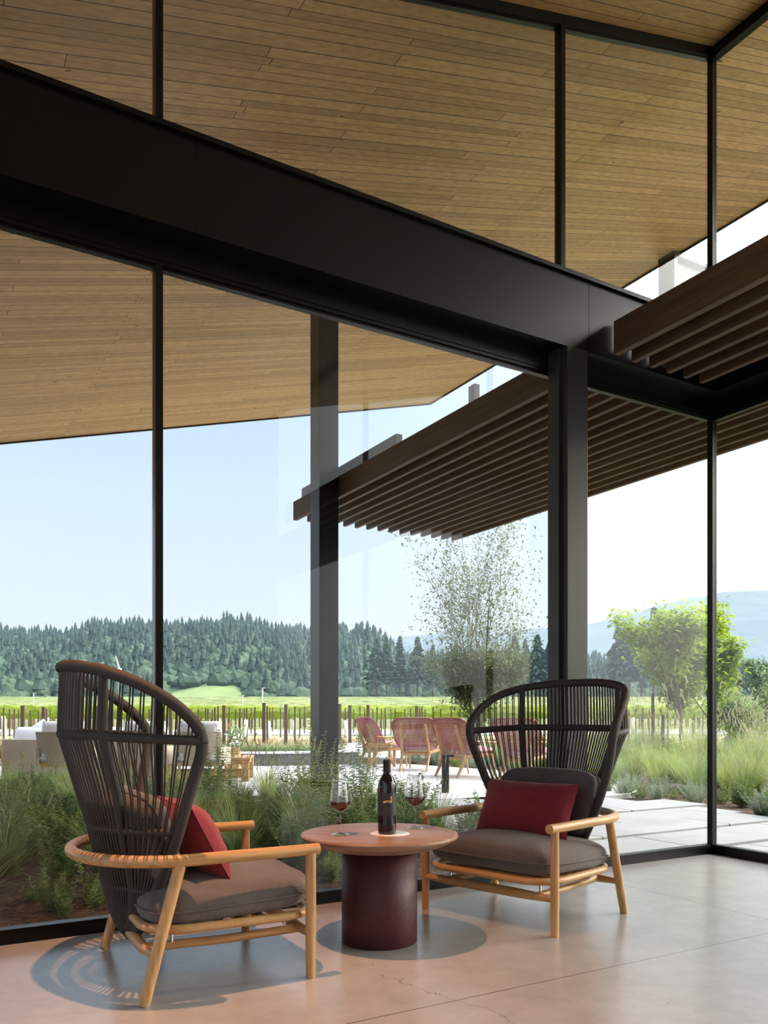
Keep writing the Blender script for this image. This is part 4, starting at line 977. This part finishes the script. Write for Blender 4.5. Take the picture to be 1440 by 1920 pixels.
# ================================================================== PLANTS
def make_grass(name, m, n, L_, w_, spread, seed, heads=0, hl=.7, droop=1.5):
    rr = random.Random(seed); b = MB()
    for i in range(n):
        an = rr.uniform(0, 6.28); r = rr.random() ** .5 * .05; blade(b, (cos(an) * r, sin(an) * r, -.02), an + rr.gauss(0, .5), L_ * rr.uniform(.55, 1.15), w_ * rr.uniform(.7, 1.2), rr.uniform(.02, spread), rr.uniform(.3, droop), rr)
    if not heads: return b.build(name, m)
    c = empty(name); b.build('blades', m, c); b = MB()
    for i in range(heads):
        an = rr.uniform(0, 6.28); e = blade(b, (0, 0, 0), an, L_ * hl * rr.uniform(.9, 1.5), .0016, rr.uniform(.02, .35), rr.uniform(.1, .9), rr)
        for k in range(9):
            q = e + Vector((0, 0, .012 * k)) + Vector((cos(an), sin(an), 0)) * .005 * k; b.add([q + Vector((rr.gauss(0, .006), rr.gauss(0, .006), 0)) for _ in range(1)] + [q + Vector((.007, 0, .012)), q + Vector((0, .007, .02)), q + Vector((-.007, 0, .010))], [(0, 1, 2, 3)])
    b.build('seed_heads', 'seed', c); return c
def make_leafy(name, ml, ms, stems, h, ll, lw, seed, spread=.35, up=.6, step=.03, sub=0):
    rr = random.Random(seed); c = empty(name); b = MB(); bs = MB()
    for i in range(stems):
        an = rr.uniform(0, 6.28); ang = rr.uniform(0, spread); hh = h * rr.uniform(.6, 1.1); q = Vector((cos(an), sin(an), 0)) * rr.uniform(0, .05); q.z = -.02; path = [q.copy()]; st = step; k = 0
        d = Vector((cos(an) * sin(ang), sin(an) * sin(ang), cos(ang)))
        while k * st < hh:
            d = (d + Vector((rr.gauss(0, .05), rr.gauss(0, .05), .02))).normalized(); q = q + d * st; path.append(q.copy()); k += 1
            f = k * st / hh
            if f > .12:
                for z_ in range(2 if not sub else 3):
                    a2 = rr.uniform(0, 6.28); ld = Vector((cos(a2), sin(a2), up + rr.uniform(-.3, .4))); sc_ = (1.15 - .6 * f) * rr.uniform(.7, 1.2)
                    leaf(b, q, ld, ll * sc_, lw * sc_)
        bs.tube([path[0], path[len(path) // 2], path[-1]], [.004, .003, .0015], 4, cap=False)
    bs.build('stems', ms, c); b.build('leaves', ml, c); return c
PL = {}
PL['fount1'] = (make_grass('fountain_grass', 'grass_green', 260, .52, .0028, .55, 1), 'arching green fountain grass clump', 'ornamental grass')
PL['fount2'] = (make_grass('fountain_grass', 'grass_green', 240, .58, .0026, .7, 2, heads=16, hl=.9), 'arching fountain grass clump with pale seed heads', 'ornamental grass')
PL['bright'] = (make_grass('fountain_grass', 'grass_bright', 240, .60, .0028, .45, 3, droop=1.1), 'upright bright green grass clump', 'ornamental grass')
PL['plume'] = (make_grass('feather_grass', 'grass_bright', 200, .75, .0030, .35, 4, heads=26, hl=.95, droop=.9), 'tall grass clump with tan feathery plumes', 'ornamental grass')
PL['feather'] = (make_leafy('feathery_shrub', 'leaf_dark', 'stem_green', 26, .50, .075, .006, 5, spread=.9, step=.016, sub=1), 'feathery dark green shrub', 'shrub')
PL['yarrow'] = (make_leafy('leafy_shrub', 'leaf_mid', 'stem_green', 22, .42, .085, .008, 6, spread=.7, step=.02, sub=1), 'fresh green narrow-leaved shrub', 'shrub')
PL['tall'] = (make_leafy('tall_leafy_plant', 'leaf_mid', 'stem_green', 9, .95, .075, .013, 7, spread=.28, step=.03, up=.35), 'tall upright leafy stems', 'plant')
PL['seedl'] = (make_leafy('seedling', 'leaf_mid', 'stem_green', 6, .20, .055, .005, 8, spread=.6, step=.014, sub=1), 'small green seedling', 'seedling')
PL['silver'] = (make_leafy('silvery_shrub', 'leaf_silver', 'stem_green', 34, .34, .050, .006, 9, spread=1.0, step=.016, sub=1), 'silvery green low shrub', 'shrub')
used = set(); placed = []
def plant(k, x, y, sc, zone, z=None, rz=None):
    proto, desc_, cat = PL[k]; zz = soilz(x, y) if z is None else z; lb = desc_ + ' ' + zone; rz = R.uniform(0, 6.28) if rz is None else rz
    if k not in used:
        used.add(k); o = proto; o.location = (x, y, zz); o.rotation_euler = (0, 0, rz); o.scale = (sc,) * 3
    else: o = copy_tree(proto, (x, y, zz), rz, sc)
    tag(o, lb, cat, lb + ' (group)'); o['group'] = desc_ + 's ' + zone; o['kind'] = 'thing'; return o
def spx(x, y): return PX0 + F * x / y
def edgeY(x):
    for (x0, y0), (x1, y1) in zip(terr[:9], terr[1:9]):
        if x0 <= x <= x1: return y0 + (y1 - y0) * (x - x0) / (x1 - x0)
    return 12.5
def ok(x, y, d):
    for (a, b_, c_) in placed:
        if (a - x) ** 2 + (b_ - y) ** 2 < (d * .5 + c_ * .5) ** 2: return False
    return True
rp_ = random.Random(21)
def zone_of(x, y, a, v):
    px = spx(x, y)
    w_ = 'left of the mullion' if px < 290 else 'before the outer column' if px < 600 else 'between the columns' if px < 1060 else 'by the path'
    dd = 'near the glass' if v < 1.3 else 'mid bed' if v < 3.0 else 'at terrace edge'
    return w_ + ', ' + dd
# front strip: seedlings and small plants on the mulch
for k, px, py, sc in [('yarrow', 48, 1618, .95), ('yarrow', 112, 1665, .7), ('seedl', 70, 1690, 1.1), ('seedl', 105, 1706, 1.2), ('seedl', 128, 1716, 1.1), ('seedl', 165, 1700, 1.25), ('seedl', 178, 1690, .9), ('yarrow', 85, 1590, .9), ('fount2', 5, 1640, .9), ('seedl', 30, 1640, 1), ('yarrow', 620, 1650, .42), ('seedl', 606, 1640, 1), ('seedl', 632, 1636, 1.1), ('feather', 100, 1580, .9), ('seedl', 600, 1608, 1.2), ('yarrow', 905, 1560, .8), ('seedl', 250, 1685, 1), ('fount1', 30, 1600, .8), ('yarrow', 330, 1620, .8), ('seedl', 420, 1640, 1.2), ('seedl', 460, 1655, 1), ('yarrow', 985, 1570, .8)]:
    p = G(px, py, -.05); plant(k, p.x, p.y, sc, zone_of(p.x, p.y, *inroom(p.x, p.y))); placed.append((p.x, p.y, .3))
# tall leafy stems
for px, py, sc in [(616, 1558, 1.0), (655, 1550, .95), (678, 1540, 1.0), (596, 1572, .85), (574, 1548, .85), (395, 1540, .95), (410, 1520, 1.0), (432, 1530, .8), (690, 1530, .8), (925, 1530, .6), (18, 1560, .7), (535, 1530, .75)]:
    p = G(px, py, -.05); plant('tall', p.x, p.y, sc, zone_of(p.x, p.y, *inroom(p.x, p.y))); placed.append((p.x, p.y, .15))
tries = 0; cnt = 0
while tries < 9000 and cnt < 185:
    tries += 1
    a, v = -rp_.random() * 8.3 - .9, .75 + rp_.random() * 7.5
    p = W(a, v); px = spx(p.x, p.y)
    if p.y > edgeY(p.x) - .3 or px < -80 or px > 1130 or p.y > 12: continue
    if abs(a + 1.29) < .75 and abs(v - 3.75) < .75: continue
    if px > 640 and px < 1060 and rp_.random() < .0: continue
    left = px < 300
    k = rp_.choices(['fount1', 'fount2', 'bright', 'feather', 'yarrow', 'silver'], [5, 3, 2, 4 if left else 1.5, 3 if left else 1.5, .5])[0]
    sc = rp_.uniform(.75, 1.15) * (.85 if v < 1.2 else 1)
    dmin = .40 * sc if v > 1.1 else .55
    if not ok(p.x, p.y, dmin): continue
    placed.append((p.x, p.y, dmin)); plant(k, p.x, p.y, sc, zone_of(p.x, p.y, a, v)); cnt += 1
# low plants edging the path
v = -.6
while v < 5.2:
    lim = 2.45 if v < 1.5 else 2.95 if v < 3.0 else (2.6 if v < 4.3 else 1.95)
    p = W(lim + rp_.uniform(.18, .4), v); px = spx(p.x, p.y)
    if 1085 < px < 1500 and ok(p.x, p.y, .22):
        placed.append((p.x, p.y, .22)); k = rp_.choices(['silver', 'yarrow', 'seedl'], [4, 2, 1])[0]; plant(k, p.x, p.y, rp_.uniform(.6, .9) if k != 'seedl' else 1.4, 'beside the path' + (' left of the corner mullion' if px < 1335 else ' right of the corner mullion'))
    v += rp_.uniform(.22, .36)
# garden right of the path
cnt = 0; tries = 0
def zone2(px, y):
    return ('beside the path' if y < 10.3 else 'beyond the path' if y < 15 else 'far back') + (' left of the corner mullion' if px < 1335 else ' right of the corner mullion')
while tries < 12000 and cnt < 215:
    tries += 1
    a, v = 1.9 + rp_.random() * 11, -.8 + rp_.random() * 19
    p = W(a, v); px = spx(p.x, p.y)
    if px < 1085 or px > 1520 or p.y > 27 or p.y < 6.5: continue
    lim = 2.45 if v < 1.5 else 2.95 if v < 3.0 else (2.6 if v < 4.3 else 1.95)
    if a < lim: continue
    near = a < lim + .9 and v < 5
    sc = rp_.uniform(.8, 1.15)
    if near: k = rp_.choices(['silver', 'yarrow', 'seedl', 'feather'], [5, 2, 1, .6])[0]; sc *= .85
    else: k = rp_.choices(['bright', 'plume', 'fount1', 'silver', 'yarrow', 'fount2'], [5, 1.5 + (3 if px > 1340 else 0), 3, 1.2, 1.0, 1])[0]
    if p.y > 13: sc *= 1.25
    d = .38 * sc * (1 if p.y < 13 else 1.35)
    if not ok(p.x, p.y, d): continue
    placed.append((p.x, p.y, d)); plant(k, p.x, p.y, sc, zone2(px, p.y)); cnt += 1
# low green behind the red chairs
cnt = 0; tries = 0
while tries < 3000 and cnt < 60:
    tries += 1
    x, y = rp_.uniform(.6, 6.5), rp_.uniform(14.5, 24)
    if y < 16.8 - max(0, (x - .5)) * 1.2: continue
    if not ok(x, y, .75): continue
    placed.append((x, y, .75)); plant(rp_.choice(['fount1', 'bright', 'yarrow', 'silver']), x, y, rp_.uniform(1.0, 1.5), 'behind the red woven chairs', z=-.07); cnt += 1
# border grass and dry grass, nobody could count the tufts
rg = random.Random(9)
b = MB()
for _ in range(5200):
    x = rg.uniform(-14, -1.25); y = 21.6 + rg.random() * .5 + .2 * sin(x); blade(b, (x, y, -.07), rg.uniform(0, 6.28), rg.uniform(.26, .42), .008, rg.uniform(0, .5), rg.uniform(.2, 1.2), rg, n=3)
o = b.build('border_grass', 'leaf_dark'); tag(o, 'low dark green strip of border grass behind the pebble wall', 'grass', kind='stuff')
b = MB()
for _ in range(12000):
    x = rg.uniform(-18, 12); y = rg.uniform(23, 34)
    if -1.3 < x < 1.6 and y < 30: continue
    blade(b, (x, y, -.07), rg.uniform(0, 6.28), rg.uniform(.10, .24), .014, rg.uniform(0, .7), rg.uniform(.2, 1.4), rg, n=2)
o = b.build('dry_grass', 'dry_grass'); tag(o, 'dry straw coloured grass at the foot of the trellis posts', 'grass', kind='stuff')
# ------------------------------------------------------------------ trees
def make_tree(name, label, loc, seed, H, spread, trunk_r, leafm, nleaf, lsz, z0=.25, upright=1.0, sparse_top=False, stems=1, bark='bark', lean=.22, sp=.10):
    rr = random.Random(seed); c = empty(name, loc); tag(c, label, 'tree'); bt = MB(); bl = MB(); tips = []
    def branch(p, d, l_, r, dep):
        n = 5; pts = [p.copy()]; q = p.copy()
        for i in range(n):
            g_ = .10 if dep else .035; d = (d + Vector((rr.gauss(0, g_), rr.gauss(0, g_), rr.gauss(.03, .06) * upright))).normalized(); q = q + d * (l_ / n); pts.append(q.copy())
            if dep >= 1: tips.append((q.copy(), d.copy(), dep))
        bt.tube(pts, [r * (1 - .55 * i / n) for i in range(n + 1)], 6 if dep < 2 else 4, cap=False)
        if dep < 3:
            for k in range(4 if dep else 6):
                f = rr.uniform(.30, 1) if dep else rr.uniform(z0, 1)
                j = min(n, max(1, int(f * n + .5))); a = rr.uniform(0, 6.28); o_ = Vector((cos(a), sin(a), .25 + .5 * upright)).normalized(); nd = (d * .45 + o_ * spread).normalized()
                branch(pts[j], nd, l_ * rr.uniform(.42, .62), r * .42, dep + 1)
    for s in range(stems):
        a = rr.uniform(0, 6.28); ln = .0 if stems == 1 else lean; branch(Vector((cos(a) * .05 * (stems > 1), sin(a) * .05 * (stems > 1), -.1)), Vector((cos(a) * ln, sin(a) * ln, 1)).normalized(), H * (.72 if stems == 1 else rr.uniform(.6, .85)), trunk_r, 0)
    bt.build('trunk', bark, c)
    for _ in range(nleaf):
        q, d, dep = rr.choice(tips)
        while sparse_top and q.z > H * .46 and rr.random() < .955: q, d, dep = rr.choice(tips)
        sp_ = sp if dep > 1 else sp * 1.5
        p = q + Vector((rr.gauss(0, sp_), rr.gauss(0, sp_), rr.gauss(0, sp_)))
        ld = Vector((rr.gauss(0, 1), rr.gauss(0, 1), rr.gauss(-.1, .7)))
        leaf(bl, p, ld, lsz * rr.uniform(.7, 1.3), lsz * .28 * rr.uniform(.8, 1.3), curl=.1)
    bl.build('foliage', leafm, c); return c
make_tree('olive_tree', 'wispy grey-green tree with thin top twigs behind the red chairs', (2.25, 19.6, -.07), 12, 5.25, .46, .015, 'leaf_olive', 22000, .085, upright=1.0, sparse_top=True, stems=9, z0=.06, lean=.10, sp=.13)
make_tree('young_tree', 'yellow-green backlit young tree left of the corner mullion', (6.45, 17.6, -.07), 5, 3.55, .85, .05, 'leaf_yellow', 6500, .14, z0=.28, upright=.9, sp=.12)
make_tree('young_tree', 'second yellow-green tree crossing the corner mullion', (7.6, 18.8, -.07), 8, 3.4, .85, .05, 'leaf_yellow', 6000, .14, z0=.28, upright=.9, sp=.12)
make_tree('leafy_bush', 'dense darker green bush just right of the corner mullion', (9.3, 21.5, -.07), 18, 2.0, 1.0, .04, 'leaf_mid', 5000, .10, z0=.1, upright=.4, stems=3)
make_tree('small_tree', 'small dark tree far off at the right edge', (24.5, 52, -.07), 19, 5.2, .9, .12, 'leaf_dark', 3500, .28, z0=.4, upright=.5)
for px, yt, yb, lb in ((1243, 1340, 1392, 'slim brown tree stake left of the yellow-green tree trunk'), (1277, 1342, 1396, 'slim brown tree stake right of the yellow-green tree trunk'), (1300, 1345, 1398, 'slim brown tree stake close to the corner mullion'), (1224, 1300, 1392, 'tall thin brown stake left of the young tree')):
    Y = 18; p = P(px, yb, Y); b = MB(); b.tube([(0, 0, -.2), (0, 0, 1 - (yt - HY) / F * Y)], .035, 8); o = b.build('tree_stake', 'stem_brown', loc=(p.x, Y, 0)); tag(o, lb, 'stake')
